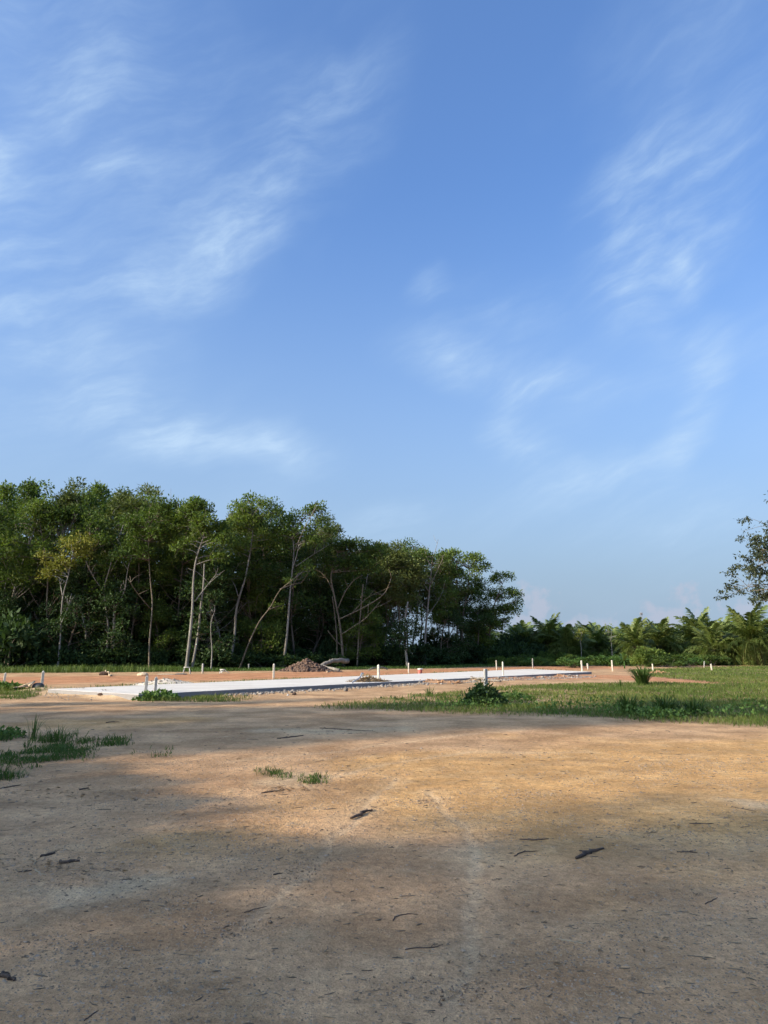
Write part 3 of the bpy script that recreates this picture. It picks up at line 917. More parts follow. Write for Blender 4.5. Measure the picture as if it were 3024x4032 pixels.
hero('tree', 'tree with open layered crown and twin stems near the end of the wood', 84,
     [(1815, 2608), (1818, 2500), (1822, 2420), (1834, 2360), (1846, 2300), (1850, 2240)], .19,
     [(1850, 2205, 60, 30), (1800, 2180, 36, 24), (1760, 2195, 30, 30), (1885, 2250, 40, 28), (1912, 2235, 26, 20), (1780, 2260, 36, 30), (1850, 2290, 50, 24), (1880, 2320, 30, 18)], 13,
     [([(1846, 2300), (1880, 2270), (1910, 2240)], .07, .03), ([(1830, 2380), (1870, 2330), (1890, 2320)], .06, .03), ([(1820, 2440), (1790, 2360), (1770, 2290), (1765, 2220)], .09, .03)],
     bark='bark', leaf_n=130, extra_trunks=[([(1800, 2608), (1801, 2480), (1806, 2380), (1800, 2300), (1800, 2200)], .15, .06)])
hero('tree', 'last tree of the wood with dark crown bulging right toward the palms', 86,
     [(1925, 2605), (1926, 2520), (1930, 2440), (1940, 2385), (1958, 2340), (1975, 2300)], .2,
     [(1985, 2275, 46, 20), (1940, 2290, 30, 18), (1965, 2345, 55, 34), (2022, 2350, 30, 34), (2035, 2385, 24, 30), (1990, 2405, 46, 34), (1915, 2430, 50, 50), (1880, 2480, 50, 44), (1950, 2460, 36, 34), (1905, 2535, 60, 34), (1990, 2450, 24, 18)], 14,
     [([(1935, 2420), (1980, 2390), (2020, 2370)], .07, .03), ([(1928, 2470), (1890, 2430), (1880, 2400)], .07, .03)], bark='bark', leaf='leaf', leaf_n=165)

# ---- the trees behind: a few kinds, copied with their own size and turn
OUT = [(-900, 1900), (0, 1905), (100, 1897), (200, 1875), (290, 1870), (340, 1905), (400, 1880), (470, 1900), (540, 1930), (600, 1908), (680, 1935), (780, 1975), (850, 1955), (920, 1975), (980, 1945),
       (1050, 1975), (1110, 2010), (1180, 2000), (1250, 1995), (1300, 2100), (1400, 2115), (1500, 2135), (1560, 2130), (1650, 2155), (1750, 2185), (1850, 2195), (1900, 2230), (1990, 2280), (2050, 2400)]
LINE = [(-75, 60), (-31, 61.5), (-11, 66), (0, 73), (14, 86), (20, 92)]


def make_kind(seed, H=14.0, cr=2.6, cb=.5, lean=.8, bark='bark', leaf='leaf', n=26, leaf_n=120, L=.26, W=.12, limbs=5):
    q = np.random.default_rng(seed)
    lx, ly = q.normal(size=2) * lean
    pts = [(0, 0, -.1)] + [(lx * t ** 1.3 + q.normal() * .2, ly * t ** 1.3 + q.normal() * .2, H * .9 * t) for t in (.2, .4, .6, .8, 1.0)]
    cl = []
    for _ in range(n):
        t = q.uniform(cb, 1.0)
        rad = cr * math.sin(math.pi * min(1, .18 + (t - cb) / (1 - cb) * .8)) * q.uniform(.2, 1.0) ** .5
        an = q.uniform(0, 6.28)
        cl.append((np.array([lx * t ** 1.3 + rad * math.cos(an), ly * t ** 1.3 + rad * math.sin(an), H * t - .5]), q.uniform(.7, 1.2)))
    br = []
    for _ in range(limbs):       # dead snapped side limbs under the crown
        t = q.uniform(min(.25, cb), cb + .1); an = q.uniform(0, 6.28); Lm = q.uniform(.8, 2.6)
        s0 = np.array([lx * t ** 1.3, ly * t ** 1.3, H * .9 * t])
        br.append(([tuple(s0), tuple(s0 + np.array([math.cos(an), math.sin(an), .6]) * Lm * .5), tuple(s0 + np.array([math.cos(an), math.sin(an), 1.0]) * Lm)], .05, .02))
    wood, crown = tree_parts(pts, q.uniform(.13, .2), cl, q, br, leaf_n, rtop=.25, L=L, W=W)
    t = thing('tree', 'slender leafy tree standing back inside the dark wood', 'tree', (0, 0, 0), 'trees back inside the wood')
    obj('trunk', wood.mesh('trunk', M[bark], True), t)
    obj('crown', crown.mesh('crown', M[leaf], False), t)
    return t, H


KINDS = [make_kind(101, 14, 2.7, .50), make_kind(102, 14, 2.3, .60, bark='bark_pale', leaf='leaf_olive'), make_kind(103, 14, 3.0, .42, n=30, leaf='leaf_deep'), make_kind(104, 14, 2.2, .35, lean=1.4, n=26),
         make_kind(105, 14, 2.9, .55, lean=1.0, leaf='leaf_olive', L=.34, W=.11), make_kind(106, 14, 2.4, .3, n=32), make_kind(107, 14, 2.6, .45, lean=1.6, bark='bark_pale', n=18, leaf='leaf_deep', L=.2, W=.13, limbs=12)]
N_TALL = len(KINDS)
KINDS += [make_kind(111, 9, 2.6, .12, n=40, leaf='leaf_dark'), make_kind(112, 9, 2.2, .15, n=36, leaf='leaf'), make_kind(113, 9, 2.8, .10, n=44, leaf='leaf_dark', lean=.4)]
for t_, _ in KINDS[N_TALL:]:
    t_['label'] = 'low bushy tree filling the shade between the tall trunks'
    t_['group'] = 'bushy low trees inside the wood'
used_kind = set()


LOOK = ['broad-crowned', 'pale-barked', 'dense round-crowned', 'leaning', 'high-crowned', 'deep-crowned', 'thin crooked', 'dark bushy', 'green bushy', 'low spreading']
MARKS = [(-99999, 'beyond the left edge of the wood'), (0, 'behind the thicket at the left edge'), (150, 'behind the yellowing tree'), (300, 'behind the whitish forked tree'), (390, 'behind the broken dead trunk'), (510, 'behind the slim tree with rounded crown'),
         (680, 'behind the pale double trunk'), (850, 'behind the curving pale tree'), (960, 'behind the leaning trunk'), (1080, 'behind the straight pale trunk'), (1220, 'above the rubble heap'), (1320, 'above the fallen logs'), (1450, 'left of the creeper-wrapped snag'), (1570, 'behind the creeper-wrapped snag'),
         (1660, 'behind the half dead grey tree'), (1760, 'behind the twin-stemmed open tree'), (1890, 'behind the last tree of the wood')]


def mark(px):
    return [m_ for p_, m_ in MARKS if px >= p_][-1]


def place_kind(k, x, y, h, rz, xy=1.0, label=None, group=None):
    src, H = KINDS[k]
    s = h / H
    loc = (x, y, float(ground_h(x, y)) - .03)
    sc = (xy * (.55 + .45 * s), xy * (.55 + .45 * s), s)
    if k not in used_kind:
        used_kind.add(k)
        src.location = loc; src.rotation_euler = (0, 0, rz); src.scale = sc
        o = src
    else:
        o = copy_tree(src, loc, rz, sc)
    if label: o['label'] = label
    if group: o['group'] = group
    return o


q = np.random.default_rng(77)
lx_ = [p[0] for p in LINE]; ly_ = [p[1] for p in LINE]
ox_ = [p[0] for p in OUT]; oy_ = [p[1] for p in OUT]
count = 0
rows = [(2.2, 3.6, .80, .95), (5.5, 3.4, .88, 1.0), (9.5, 3.6, .9, 1.0), (14, 3.8, .85, 1.0), (19, 4.2, .8, .97), (25, 4.5, .75, .95)]
for ri, (off, step, h0, h1) in enumerate(rows):
    x = -62 + q.uniform(0, 3)
    while x < 19:
        y = float(np.interp(x, lx_, ly_)) + off + q.normal() * .7
        px = CX + x / y * F_PX
        edge = px > 1480
        if px > 1960 - ri * 30 or (edge and (ri > 2 or q.uniform() < .25 + .1 * ri)) or (1150 < px < 1230 and ri > 3):
            x += step * q.uniform(.7, 1.3); continue
        if px < -500 and ri > 2:
            x += step * q.uniform(.7, 1.3); continue
        top = P(px, float(np.interp(px, ox_, oy_)), y)[2]
        kk = int(q.integers(N_TALL))
        place_kind(kk, x, y, top * q.uniform(h0, h1), q.uniform(0, 6.28), q.uniform(.85, 1.15),
                   LOOK[kk] + ' tree ' + mark(px) + ('', ', one row back', ', two rows back', ', deep in the wood', ', deep in the wood', ', deep in the wood')[ri])
        count += 1
        x += step * q.uniform(.7, 1.3)

for off, step, h0, h1 in ((1.6, 4.2, 5.5, 9.0), (4.5, 4.0, 6.0, 9.5), (8.5, 4.0, 5.5, 9.0), (13, 3.8, 6, 9.5), (19, 3.6, 6, 10), (25, 3.6, 7, 11), (31, 3.6, 8, 12)):
    x = -58 + q.uniform(0, 3)
    while x < 16:
        y = float(np.interp(x, lx_, ly_)) + off + q.normal() * .8
        px = CX + x / y * F_PX
        lim = 1500 if off > 6 else 1900
        if px < lim and px > -450 and not (1500 < px < 1720) and not (1140 < px < 1200 and off < 26):
            kk = N_TALL + int(q.integers(3))
            place_kind(kk, x, y, q.uniform(h0, h1) * (1.0 if px < 1450 else .7), q.uniform(0, 6.28), q.uniform(.9, 1.2),
                       LOOK[kk] + ' low tree ' + mark(px) + (', near the front' if off < 6 else ', between the trunks' if off < 15 else ', deep in the shade'))
        x += step * q.uniform(.7, 1.3)

for (px, Y, kk, lab) in ((1505, 76, 4, 'high-crowned tree over the sky gap, left of the snag'), (1545, 80, 1, 'pale-barked high tree over the sky gap, above the snag'), (1585, 77, 4, 'high-crowned tree over the sky gap, just right of the snag'),
                         (1630, 82, 1, 'pale-barked high tree left of the half dead grey tree'), (1720, 85, 4, 'high-crowned tree right of the half dead grey tree'), (1560, 86, 2, 'dense round-crowned tree behind the sky gap'), (1655, 88, 0, 'broad-crowned tree at the back of the sky gap'), (1770, 90, 2, 'dense round-crowned tree left of the twin-stemmed tree')):
    x = P(px, 2560, Y)[0]
    place_kind(kk, x, Y, P(px, float(np.interp(px, ox_, oy_)), Y)[2] * q.uniform(.95, 1.0), q.uniform(0, 6.28), 1.05, lab)

# ---- understory shrubs
def make_shrub(seed, n=9, leaf='leaf_dark', leaf_n=130, L=.24, W=.13, label='', group=''):
    q = np.random.default_rng(seed)
    wood, crown = MB(), MB()
    for _ in range(n):
        an, rad = q.uniform(0, 6.28), q.uniform(0, 1.0) ** .6
        c = np.array([math.cos(an) * rad * 1.1, math.sin(an) * rad * 1.1, q.uniform(.45, 1.5) * (1.15 - .5 * rad)])
        wood.tube(curve((q.normal() * .1, q.normal() * .1, -.05), c, .1, 5, q), np.linspace(.03, .008, 5), 4)
        clump(crown, c, q.uniform(.42, .7), leaf_n, q, L, W, flat=.85, up=.25)
    t = thing('shrub', label, 'shrub', (0, 0, 0), group)
    obj('stems', wood.mesh('stems', M['bark'], True), t)
    obj('foliage', crown.mesh('foliage', M[leaf], False), t)
    return t


SH_LAB, SH_GRP = 'dark leafy shrub in the understory at the foot of the wood', 'shrubs at the foot of the wood'
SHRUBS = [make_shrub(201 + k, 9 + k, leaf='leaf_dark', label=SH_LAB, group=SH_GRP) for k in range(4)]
used_sh = set()


def place_shrub(k, x, y, sx, sz, rz, label=None, group=None):
    loc = (x, y, float(ground_h(x, y)) - .03)
    if k not in used_sh:
        used_sh.add(k); o = SHRUBS[k]
        o.location = loc; o.rotation_euler = (0, 0, rz); o.scale = (sx, sx, sz)
    else:
        o = copy_tree(SHRUBS[k], loc, rz, (sx, sx, sz))
    if label: o['label'] = label
    if group: o['group'] = group
    return o


for off, step, hz in ((.2, 2.3, 1.1), (2.8, 2.2, 1.7), (6.5, 2.4, 2.2), (11, 3.0, 2.6), (17, 3.4, 3.0)):
    x = -52.0
    while x < 22:
        y = float(np.interp(x, lx_, ly_)) + off + q.normal() * .6
        px = CX + x / y * F_PX
        if not (off > 8 and px > 1450) and px > -400:
            big = 1.0 + .25 * (px > 1500) * (off < 4)
            if 1500 < px < 1680 and off > 2: big = .6
            kk = int(q.integers(4))
            place_shrub(kk, x, y, q.uniform(.9, 1.5), hz * q.uniform(.55, 1.15) * big * (.75 if 700 < px < 1400 and off < 1 else 1), q.uniform(0, 6.28),
                        ('dark leafy', 'dark rounded', 'dark loose', 'dark dense')[kk] + ' shrub ' + mark(px).replace('behind', 'near').replace('above', 'near') + (', at the very front' if off < 1 else ', just inside' if off < 4 else ', farther inside' if off < 9 else ', deep in the shade'))
        x += step * q.uniform(.6, 1.3)
place_shrub(1, *P(30, 2560, 60.5)[:2], 2.2, 2.6, .4, label='tall leafy thicket at the left edge of the picture in front of the wood')

# ------------------------------------------------------------------ oil palms
def frond_mesh(seed, L, droop, dry=False, pairs=34):
    q = np.random.default_rng(seed)
    mb = MB()
    t = np.linspace(0, 1, 9)
    px = L * (t * .86 - .12 * t ** 3 * droop)
    pz = L * (.62 * t - (.30 + .55 * droop) * t ** 2)
    pts = np.stack([px, np.zeros(9) + q.normal() * .1 * t ** 2, pz], 1)
    mb.tube(pts, np.linspace(.055, .012, 9), 4, a=.9)
    tt = np.linspace(.14, .99, pairs)
    for side in (-1, 1):
        c = np.stack([np.interp(tt, t, pts[:, k]) for k in range(3)], 1)
        l = L * .235 * np.sin(np.pi * np.clip(tt * .86 + .12, 0, 1)) ** .7 * q.uniform(.8, 1.15, pairs)
        out = np.stack([.55 + .3 * tt, side * np.ones(pairs), q.uniform(-.1, .55, pairs)], 1)
        out /= np.linalg.norm(out, axis=1)[:, None]
        wv = np.array([1.0, 0, .15])
        mid = c + out * (l * .55)[:, None]
        tip = c + out * l[:, None]; tip[:, 2] -= l * (.35 + .25 * droop)
        w0 = .105
        V = np.stack([c - wv * w0 * .4, c + wv * w0 * .4, mid + wv * w0 * .5, mid - wv * w0 * .5, tip], 1)
        o = np.arange(pairs)[:, None] * 5
        a = np.repeat(np.clip(q.normal(.5, .2, pairs), 0, 1), 5)
        mb.add(V.reshape(-1, 3), o + [[0, 1, 2, 3]], o + [[3, 2, 4]], a)
    return mb


FR = [frond_mesh(300 + k, 4.0, d) for k, d in enumerate((.15, .35, .6, .85, 1.05, 1.25))]
FR_ME = [f.mesh('frond', M['palm_front']) for f in FR]
FR_DRY = frond_mesh(320, 3.6, 1.3)
FR_DRY_ME = FR_DRY.mesh('dry_frond', M['palm_dry'])


def palm_trunk(seed, H):
    q = np.random.default_rng(seed)
    mb = MB()
    z = np.linspace(-.1, H, 8)
    mb.tube(np.stack([q.normal(size=8) * .03, q.normal(size=8) * .03, z], 1), np.full(8, .28) * q.uniform(.9, 1.1, 8), 9)
    for k in range(int(26 * H)):        # stubs of cut fronds spiralling up
        an = k * 2.4; zz = .1 + k / 26
        b = np.array([math.cos(an) * .24, math.sin(an) * .24, zz])
        mb.tube([b, b + [math.cos(an) * .2, math.sin(an) * .2, .22]], [.06, .035], 4)
    return mb


def frond_layout(seed, n):
    q = np.random.default_rng(seed)
    out = []
    for k in range(n):
        t = k / (n - 1)                          # 0 youngest, upright
        elev = math.radians(78 - 105 * t + q.normal() * 7)
        idx = min(5, int(t * 5.4 + q.uniform(0, .8)))
        out.append((idx, k * 2.39996 + q.normal() * .15, elev - math.radians(25), q.uniform(.85, 1.1)))
    return out


def palm_with_fronds(label, x, y, H, size, seed, n=30, dry=2, group='front row of palms'):
    z0 = float(ground_h(x, y))
    t = thing('palm_tree', label, 'palm', (x, y, z0), group)
    obj('trunk', palm_trunk(seed, H).mesh('trunk', M['bark'], False), t)
    for idx, az_, el_, sc in frond_layout(seed, n):
        o = obj('frond', FR_ME[idx], t, (0, 0, H - .05))
        o.rotation_euler = (0, -el_, az_); o.scale = (sc * size,) * 3
    q = np.random.default_rng(seed + 5)
    for k in range(dry):
        o = obj('dry_frond', FR_DRY_ME, t, (0, 0, H - .15))
        o.rotation_euler = (0, math.radians(q.uniform(38, 62)), q.uniform(3.2, 6.2)); o.scale = (.8 * size,) * 3
        if k == 0: o['label'] = 'withered brown hanging frond'
    return t


def palm_joined(seed, H, size=1.0, n=34):
    mb = MB()
    for idx, az_, el_, sc in frond_layout(seed, n):
        V, Q_, T_, A_ = FR[idx].arrays()
        R_ = np.array((Matrix.Rotation(az_, 3, 'Z') @ Matrix.Rotation(-el_, 3, 'Y')))
        mb.add((V * sc * size) @ R_.T + [0, 0, H], Q_, T_, A_)
    t = thing('palm_tree', 'oil palm farther back in the plantation', 'palm', (0, 0, 0), 'palms farther back in the plantation')
    obj('trunk', palm_trunk(seed, H).mesh('trunk', M['bark'], False), t)
    obj('crown', mb.mesh('crown', M['palm'], False), t)
    return t


def palm_at(label, px, top_py, Y, size, seed, n=30, dry=2):
    x, _, ztop = P(px, top_py, Y)
    palm_with_fronds(label, x, Y, max(.8, ztop - 3.3 * size), size * 1.12, seed, n + 10, dry + 1)


palm_at('largest palm, near the right edge, with golden drooping fronds and bare stems below', 2945, 2398, 84, 1.12, 401, 34, 5)
palm_at('palm with upright feathery crown just left of the largest palm', 2800, 2455, 85, .9, 402, 30, 4)
palm_at('tall palm with broad arching crown behind the leaning post', 2745, 2415, 92, 1.05, 403, 32, 2)
palm_at('spiky palm standing a little right of the far mast', 2590, 2440, 90, .95, 404, 30, 3)
palm_at('palm with a withered skirt, directly below the far mast', 2500, 2452, 86, .85, 405, 28, 5)
palm_at('tall palm nearest to the last tree of the wood', 2160, 2430, 93, 1.0, 406, 32, 2)
palm_at('palm with long arching fronds above the square post at the road end', 2235, 2470, 90, .9, 407, 30, 2)
palm_at('lower palm in the middle of the plantation edge, left of the pale thin tree', 2345, 2462, 93, .85, 408, 28, 2)
palm_at('small palm in the shade beside the last tree of the wood', 2065, 2470, 92, .8, 409, 26, 1)
palm_at('palm cut by the right edge of the picture', 3040, 2450, 88, 1.0, 410, 30, 3)
BACK = [palm_joined(420 + k, 3.6 + .5 * k, 1.0) for k in range(4)]
ub = set()
q = np.random.default_rng(90)
for (Y0, step, t0, t1) in ((99, 4.4, 2455, 2490), (108, 5, 2450, 2485), (118, 5.5, 2448, 2480), (130, 6, 2450, 2475)):
    x = P(1900, 2560, Y0)[0]
    while x < P(3200, 2560, Y0)[0]:
        y = Y0 + q.normal() * 1.2
        px = CX + x / y * F_PX
        tp = q.uniform(t0, t1) - (18 if px > 2650 else 0)
        ztop = P(px, tp, y)[2]
        k = int(q.integers(4))
        H = 3.6 + .5 * k
        s = (ztop) / (H + 3.0)
        loc = (x, y, 0)
        if k in ub:
            o = copy_tree(BACK[k], loc, q.uniform(0, 6.28), (1.0, 1.0, s))
        else:
            ub.add(k); o = BACK[k]; o.location = loc; o.scale = (1.0, 1.0, s)
        o['label'] = 'oil palm ' + [t_ for p_, t_ in ((-9999, 'beside the last tree of the wood'), (2120, 'behind the tall palm nearest the wood'), (2220, 'behind the arching palm at the road end'), (2310, 'behind the lower middle palm'), (2400, 'left of the far mast'), (2500, 'below the far mast'), (2560, 'behind the spiky palm'), (2670, 'behind the broad arching palm'), (2780, 'left of the largest palm'), (2880, 'behind the largest palm'), (3010, 'at the right edge')) if px >= p_][-1] + {99: ', second row', 108: ', third row', 118: ', fourth row', 130: ', last row'}[Y0]
        x += step * q.uniform(.8, 1.25)

# thin pale trees among the palms
for (px, t_, lab, sd) in ((2287, 2478, 'thin pale bare-stemmed tree among the palms', 31), (2410, 2470, 'dark round-crowned small tree among the palms', 32)):
    hero('small_tree', lab, 87, [(px, 2605), (px + 2, 2550), (px - 3, 2510), (px + 3, t_ + 20)], .09, [(px, t_ + 14, 34, 22), (px + 8, t_ + 34, 30, 18)] if sd == 32 else [(px, t_ + 10, 18, 16), (px - 6, t_ + 34, 14, 12)], sd,
         [([(px, 2530), (px - 18, 2500), (px - 22, 2485)], .04, .02)], leaf='leaf' if sd == 32 else 'leaf_yellow', leaf_n=110, r_m=(.5, .8), bark='bark_pale')

# shrub belt in front of the palms
SH2 = [make_shrub(231 + k, 11, leaf='leaf_weed' if k == 1 else 'leaf', leaf_n=230, L=.17, W=.09, label='green shrub in the thicket under the palms', group='shrubs under the palms') for k in range(3)]
us2 = set()


def place_sh2(k, x, y, sx, sz, rz, label=None):
    loc = (x, y, float(ground_h(x, y)) - .03)
    if k not in us2:
        us2.add(k); o = SH2[k]; o.location = loc; o.rotation_euler = (0, 0, rz); o.scale = (sx, sx, sz)
    else:
        o = copy_tree(SH2[k], loc, rz, (sx, sx, sz))
    if label: o['label'] = label
    return o


for Y0, step, h0, h1, a, b in ((78, 2.4, .4, .7, 2020, 2780), (82, 2.3, .5, .9, 1960, 2850), (88.5, 2.6, .6, 1.0, 1950, 3100), (95, 3.0, .6, 1.1, 1950, 3150)):
    x = P(a, 2560, Y0)[0]
    while x < P(b, 2560, Y0)[0]:
        y = Y0 + q.normal() * .8
        px = CX + x / y * F_PX
        f = .5 if (Y0 < 80 and 2150 < px < 2250) else 1
        f *= .4 if (px > 2840 and Y0 < 94) else 1
        kk = int(q.integers(3))
        place_sh2(kk, x, y, q.uniform(.9, 1.5), q.uniform(h0, h1) * f, q.uniform(0, 6.28), ('green', 'bright green', 'deep green')[kk] + ' shrub ' + [t_ for p_, t_ in ((-9999, 'beside the last tree of the wood'), (2100, 'left of the tall road end post'), (2290, 'behind the tall road end post'), (2400, 'behind the banana plant'), (2510, 'below the far mast'), (2600, 'right of the tall grass tussock'), (2730, 'behind the leaning thin post'), (2840, 'in front of the largest palm'), (2980, 'at the right edge under the palms')) if px >= p_][-1] + {78: ', front row', 82: ', second row', 88.5: ', at the palm trunks', 95: ', behind the front palms'}[Y0])
        x += step * q.uniform(.7, 1.3)
place_sh2(1, *P(2250, 2560, 72)[:2], 1.1, .6, 1.0, 'bright low bush left of the banana plant')
place_sh2(0, *P(2620, 2560, 74)[:2], 1.4, .75, 2.0, 'broad green bush behind the short post in the grass')
place_sh2(2, *P(2555, 2560, 75)[:2], 1.3, 1.15, 3.0, 'tall tangled bush behind the tall grass tussock')

# banana plant
bx, by = P(2455, 2560, 70)[:2]
t = thing('banana_plant', 'young banana plant with paddle leaves behind the road end', 'plant', (bx, by, float(ground_h(bx, by)) - .02))
st = MB(); st.tube([(0, 0, -.05), (.02, 0, .4), (0, .02, .75)], [.07, .06, .04], 7)
obj('stem', st.mesh('stem', M['leaf_weed'], True), t)
for k in range(6):
    lm = MB()
    tt = np.linspace(0, 1, 8)
    Ln = .9 + .25 * (k % 3)
    wv = .16 * np.sin(np.pi * np.clip(tt * .9 + .08, 0, 1)) ** .6
    cx_, cz_ = Ln * tt * .55, Ln * (.95 * tt - .45 * tt ** 2)
    Vl = np.concatenate([np.stack([cx_, -wv, cz_ + .03], 1), np.stack([cx_, wv * 0, cz_], 1), np.stack([cx_, wv, cz_ + .03], 1)])
    Ql = [[a, a + 1, 8 + a + 1, 8 + a] for a in range(7)] + [[8 + a, 8 + a + 1, 16 + a + 1, 16 + a] for a in range(7)]
    lm.add(Vl, Ql, None, .6 + .3 * (k % 2))
    o = obj('leaf', lm.mesh('leaf', M['leaf_weed'], True), t, (0, 0, .68)); o.rotation_euler = (0, -.35 + .12 * k, k * 2.2)

# ------------------------------------------------------------------ roadside tree reaching in from the right
q = np.random.default_rng(55)
TX, TY = 18.9, 25.0
tz = float(ground_h(TX, TY)) - .05
tr = [(TX, TY, tz), (TX - .1, TY, 1.6), (TX - .3, TY + .1, 3.2), (TX - .2, TY, 5.0), (TX, TY + .1, 6.6), (TX + .1, TY, 8.0)]
wood, crown = MB(), MB()
pth = smooth_path(tr, 16); wood.tube(pth, np.linspace(.26, .05, 16), 9)
for k in range(90):
    z0 = q.uniform(2.9, 6.4)
    an = q.uniform(0, 6.28) if k > 46 else math.pi + q.normal() * .75
    Lb = (6.7 - .42 * max(0, z0 - 2.6)) * q.uniform(.7, 1.0)
    s0 = np.array([np.interp(z0, pth[:, 2], pth[:, 0]), np.interp(z0, pth[:, 2], pth[:, 1]), z0])
    e0 = s0 + np.array([math.cos(an) * Lb, math.sin(an) * Lb, Lb * q.uniform(-.02, .22)])
    bp = curve(s0, e0, .10, 9, q)
    wood.tube(bp, np.linspace(.05, .010, 9), 5)
    for j in range(2, 9):
        for _ in range(3):
            tw = bp[j] + q.normal(size=3) * [.5, .5, .3] + [0, 0, .05]
            wood.tube(curve(bp[j], tw, .05, 4, q), [.010, .008, .006, .004], 3)
            for _ in range(3):
                cc = tw + q.normal(size=3) * .13
                cnt = int(q.integers(16, 30))
                pts = cc + q.normal(size=(cnt, 3)) * [.10, .10, .05]
                crown.leaves(pts, .13, .05, droop=.75, seed_rng=q, a=np.clip(q.normal(.4, .25, cnt), 0, 1))
put_tree('tree', 'loose leafy branches of a tree reaching in at the right edge of the sky', None, (TX, TY, tz), wood, crown, 'bark', 'leaf_grey')

# ------------------------------------------------------------------ lattice mast far off
mx, my = P(2533, 2560, 900)[:2]
mt = thing('lattice_mast', 'thin pale lattice mast far beyond the palms', 'mast', (mx, my, 0))
mm = MB()
HT = P(2533, 2412, 900)[2]
for (sx, sy) in ((-1, -1), (1, -1), (1, 1), (-1, 1)):
    mm.tube([(sx * 1.9, sy * 1.9, 0), (sx * .8, sy * .8, HT)], [.16, .12], 4)
for k in range(22):
    z0, z1 = HT * k / 22, HT * (k + 1) / 22
    w0, w1 = 1.9 - 1.1 * k / 22, 1.9 - 1.1 * (k + 1) / 22
    for (a0, b0, a1, b1) in ((-1, -1, 1, -1), (1, -1, 1, 1), (1, 1, -1, 1), (-1, 1, -1, -1)):
        mm.tube([(a0 * w0, b0 * w0, z0), (a1 * w1, b1 * w1, z1)], .07, 3)
        mm.tube([(a0 * w1, b0 * w1, z1), (a1 * w1, b1 * w1, z1)], .07, 3)
obj('frame', mm.mesh('frame', M['tower_steel']), mt)
ant = MB()
for k in range(6):
    an = k * 1.047
    ant.box(math.cos(an) * 1.5, math.sin(an) * 1.5, HT - 1.2, .5, .5, 2.4)
ant.tube([(0, 0, HT - 1), (0, 0, HT + 2.2)], [.10, .05], 5)
ant.tube([(0, 0, HT - 2.5), (0, 0, HT - 2.2)], [1.7, 1.7], 10)
obj('antenna', ant.mesh('antenna', M['tower_steel']), mt)

# ------------------------------------------------------------------ trees standing left of the picture (their shade crosses the yard)
SH_N = (-math.cos(SUN_AZ + math.pi), math.sin(SUN_AZ + math.pi))
S_H = (math.sin(SUN_AZ), math.cos(SUN_AZ))
N_H = (S_H[1], -S_H[0])
OFF_TREES = [  # across the light, towards the light, height, kind, spread
    (4.0, 27.0, 16.5, 5, .95), (1.0, 26.0, 16.0, 2, 1.05), (-2.2, 27.5, 16.5, 5, 1.05), (-5.4, 26.0, 16.0, 3, 1.1), (-8.6, 27.0, 16.0, 2, 1.1), (2.6, 31.0, 18.0, 3, 1.0), (-.6, 31.5, 18.0, 5, 1.0), (-4.0, 31.0, 18.0, 2, 1.0), (4.2, 33.0, 18.5, 2, .8), (3.6, 23.0, 11.5, 8, .75), (.6, 22.5, 11.0, 7, .9), (-2.6, 23.0, 11.0, 9, .9),
    (15.9, 27.0, 20.0, 5, .9), (14.4, 28.5, 21.0, 2, .72), (14.6, 32.5, 23.0, 5, .7), (14.2, 20.5, 11.0, 8, .6), (18.4, 26.0, 19.5, 2, .95), (17.2, 31.0, 21.5, 3, .9), (20.8, 27.0, 17.0, 5, .9), (23.2, 26.0, 14.5, 2, .9), (25.6, 26.5, 12.0, 5, .85), (28.0, 26.0, 10.0, 9, .8), (16.4, 21.0, 11.0, 9, .8), (19.2, 20.5, 10.5, 7, .85), (22.2, 20.5, 9.5, 8, .85),
    (6.4, 12.0, 5.8, 8, .6), (5.4, 13.0, 6.2, 7, .6), (7.4, 10.5, 5.2, 9, .62), (8.4, 12.0, 5.8, 7, .7), (9.4, 10.2, 5.2, 8, .7), (10.4, 12.0, 5.8, 9, .7), (11.4, 10.4, 5.2, 7, .7), (12.4, 12.0, 5.6, 8, .65), (13.4, 10.0, 5.0, 9, .6),
    (7.0, 8.2, 4.2, 7, .55), (9.0, 8.0, 4.2, 9, .6), (11.0, 8.0, 4.2, 8, .6), (12.8, 7.8, 4.0, 7, .55),
]
for (pp, uu, hh, kk, xy) in OFF_TREES:
    x, y = pp * N_H[0] + uu * S_H[0], pp * N_H[1] + uu * S_H[1]
    place_kind(kk, x, y, hh, pp * 1.7 + uu, xy, 'leafy tree beyond the left edge of the picture, shading the dirt yard', 'trees beyond the left edge')

# ------------------------------------------------------------------ grass
def sample_view(n, d0, d1, lo, hi, q):
    """points spread evenly over a wedge of ground, denser near by"""
    d = np.exp(q.uniform(math.log(d0), math.log(d1), n))
    return d * q.uniform(lo, hi, n), d


q = np.random.default_rng(500)
gb = MB()
x, y = sample_view(430000, 13.5, 80, -.62, .75, q)
_, g, gh = zones(x, y)
road_d = poly_sd(x, y, ROAD)
keep = (q.uniform(0, 1, len(x)) < g * .9) & (road_d > .08) & (gh < .25)
x, y, gh = x[keep], y[keep], gh[keep]
tall = fbm(x * .45, y * .45, 77)
lush = sstep(fbm(x * .25, y * .25, 78), .35, .65)
h = gh * (.55 + 1.0 * tall) * q.uniform(.6, 1.35, len(x))
gb.blades(np.stack([x, y, ground_h(x, y) - .01], 1), h, .0006 * y * q.uniform(.7, 1.3, len(x)), .55, q, a=np.clip(np.where(q.uniform(0, 1, len(x)) < .03, .95, .22 + .34 * (1 - lush) + q.normal(0, .17, len(x))), 0, 1))
o = obj('field_grass', gb.mesh('field_grass', M['grass'])); tag(o, 'short green grass covering the field right of the yard', 'grass', kind='stuff')

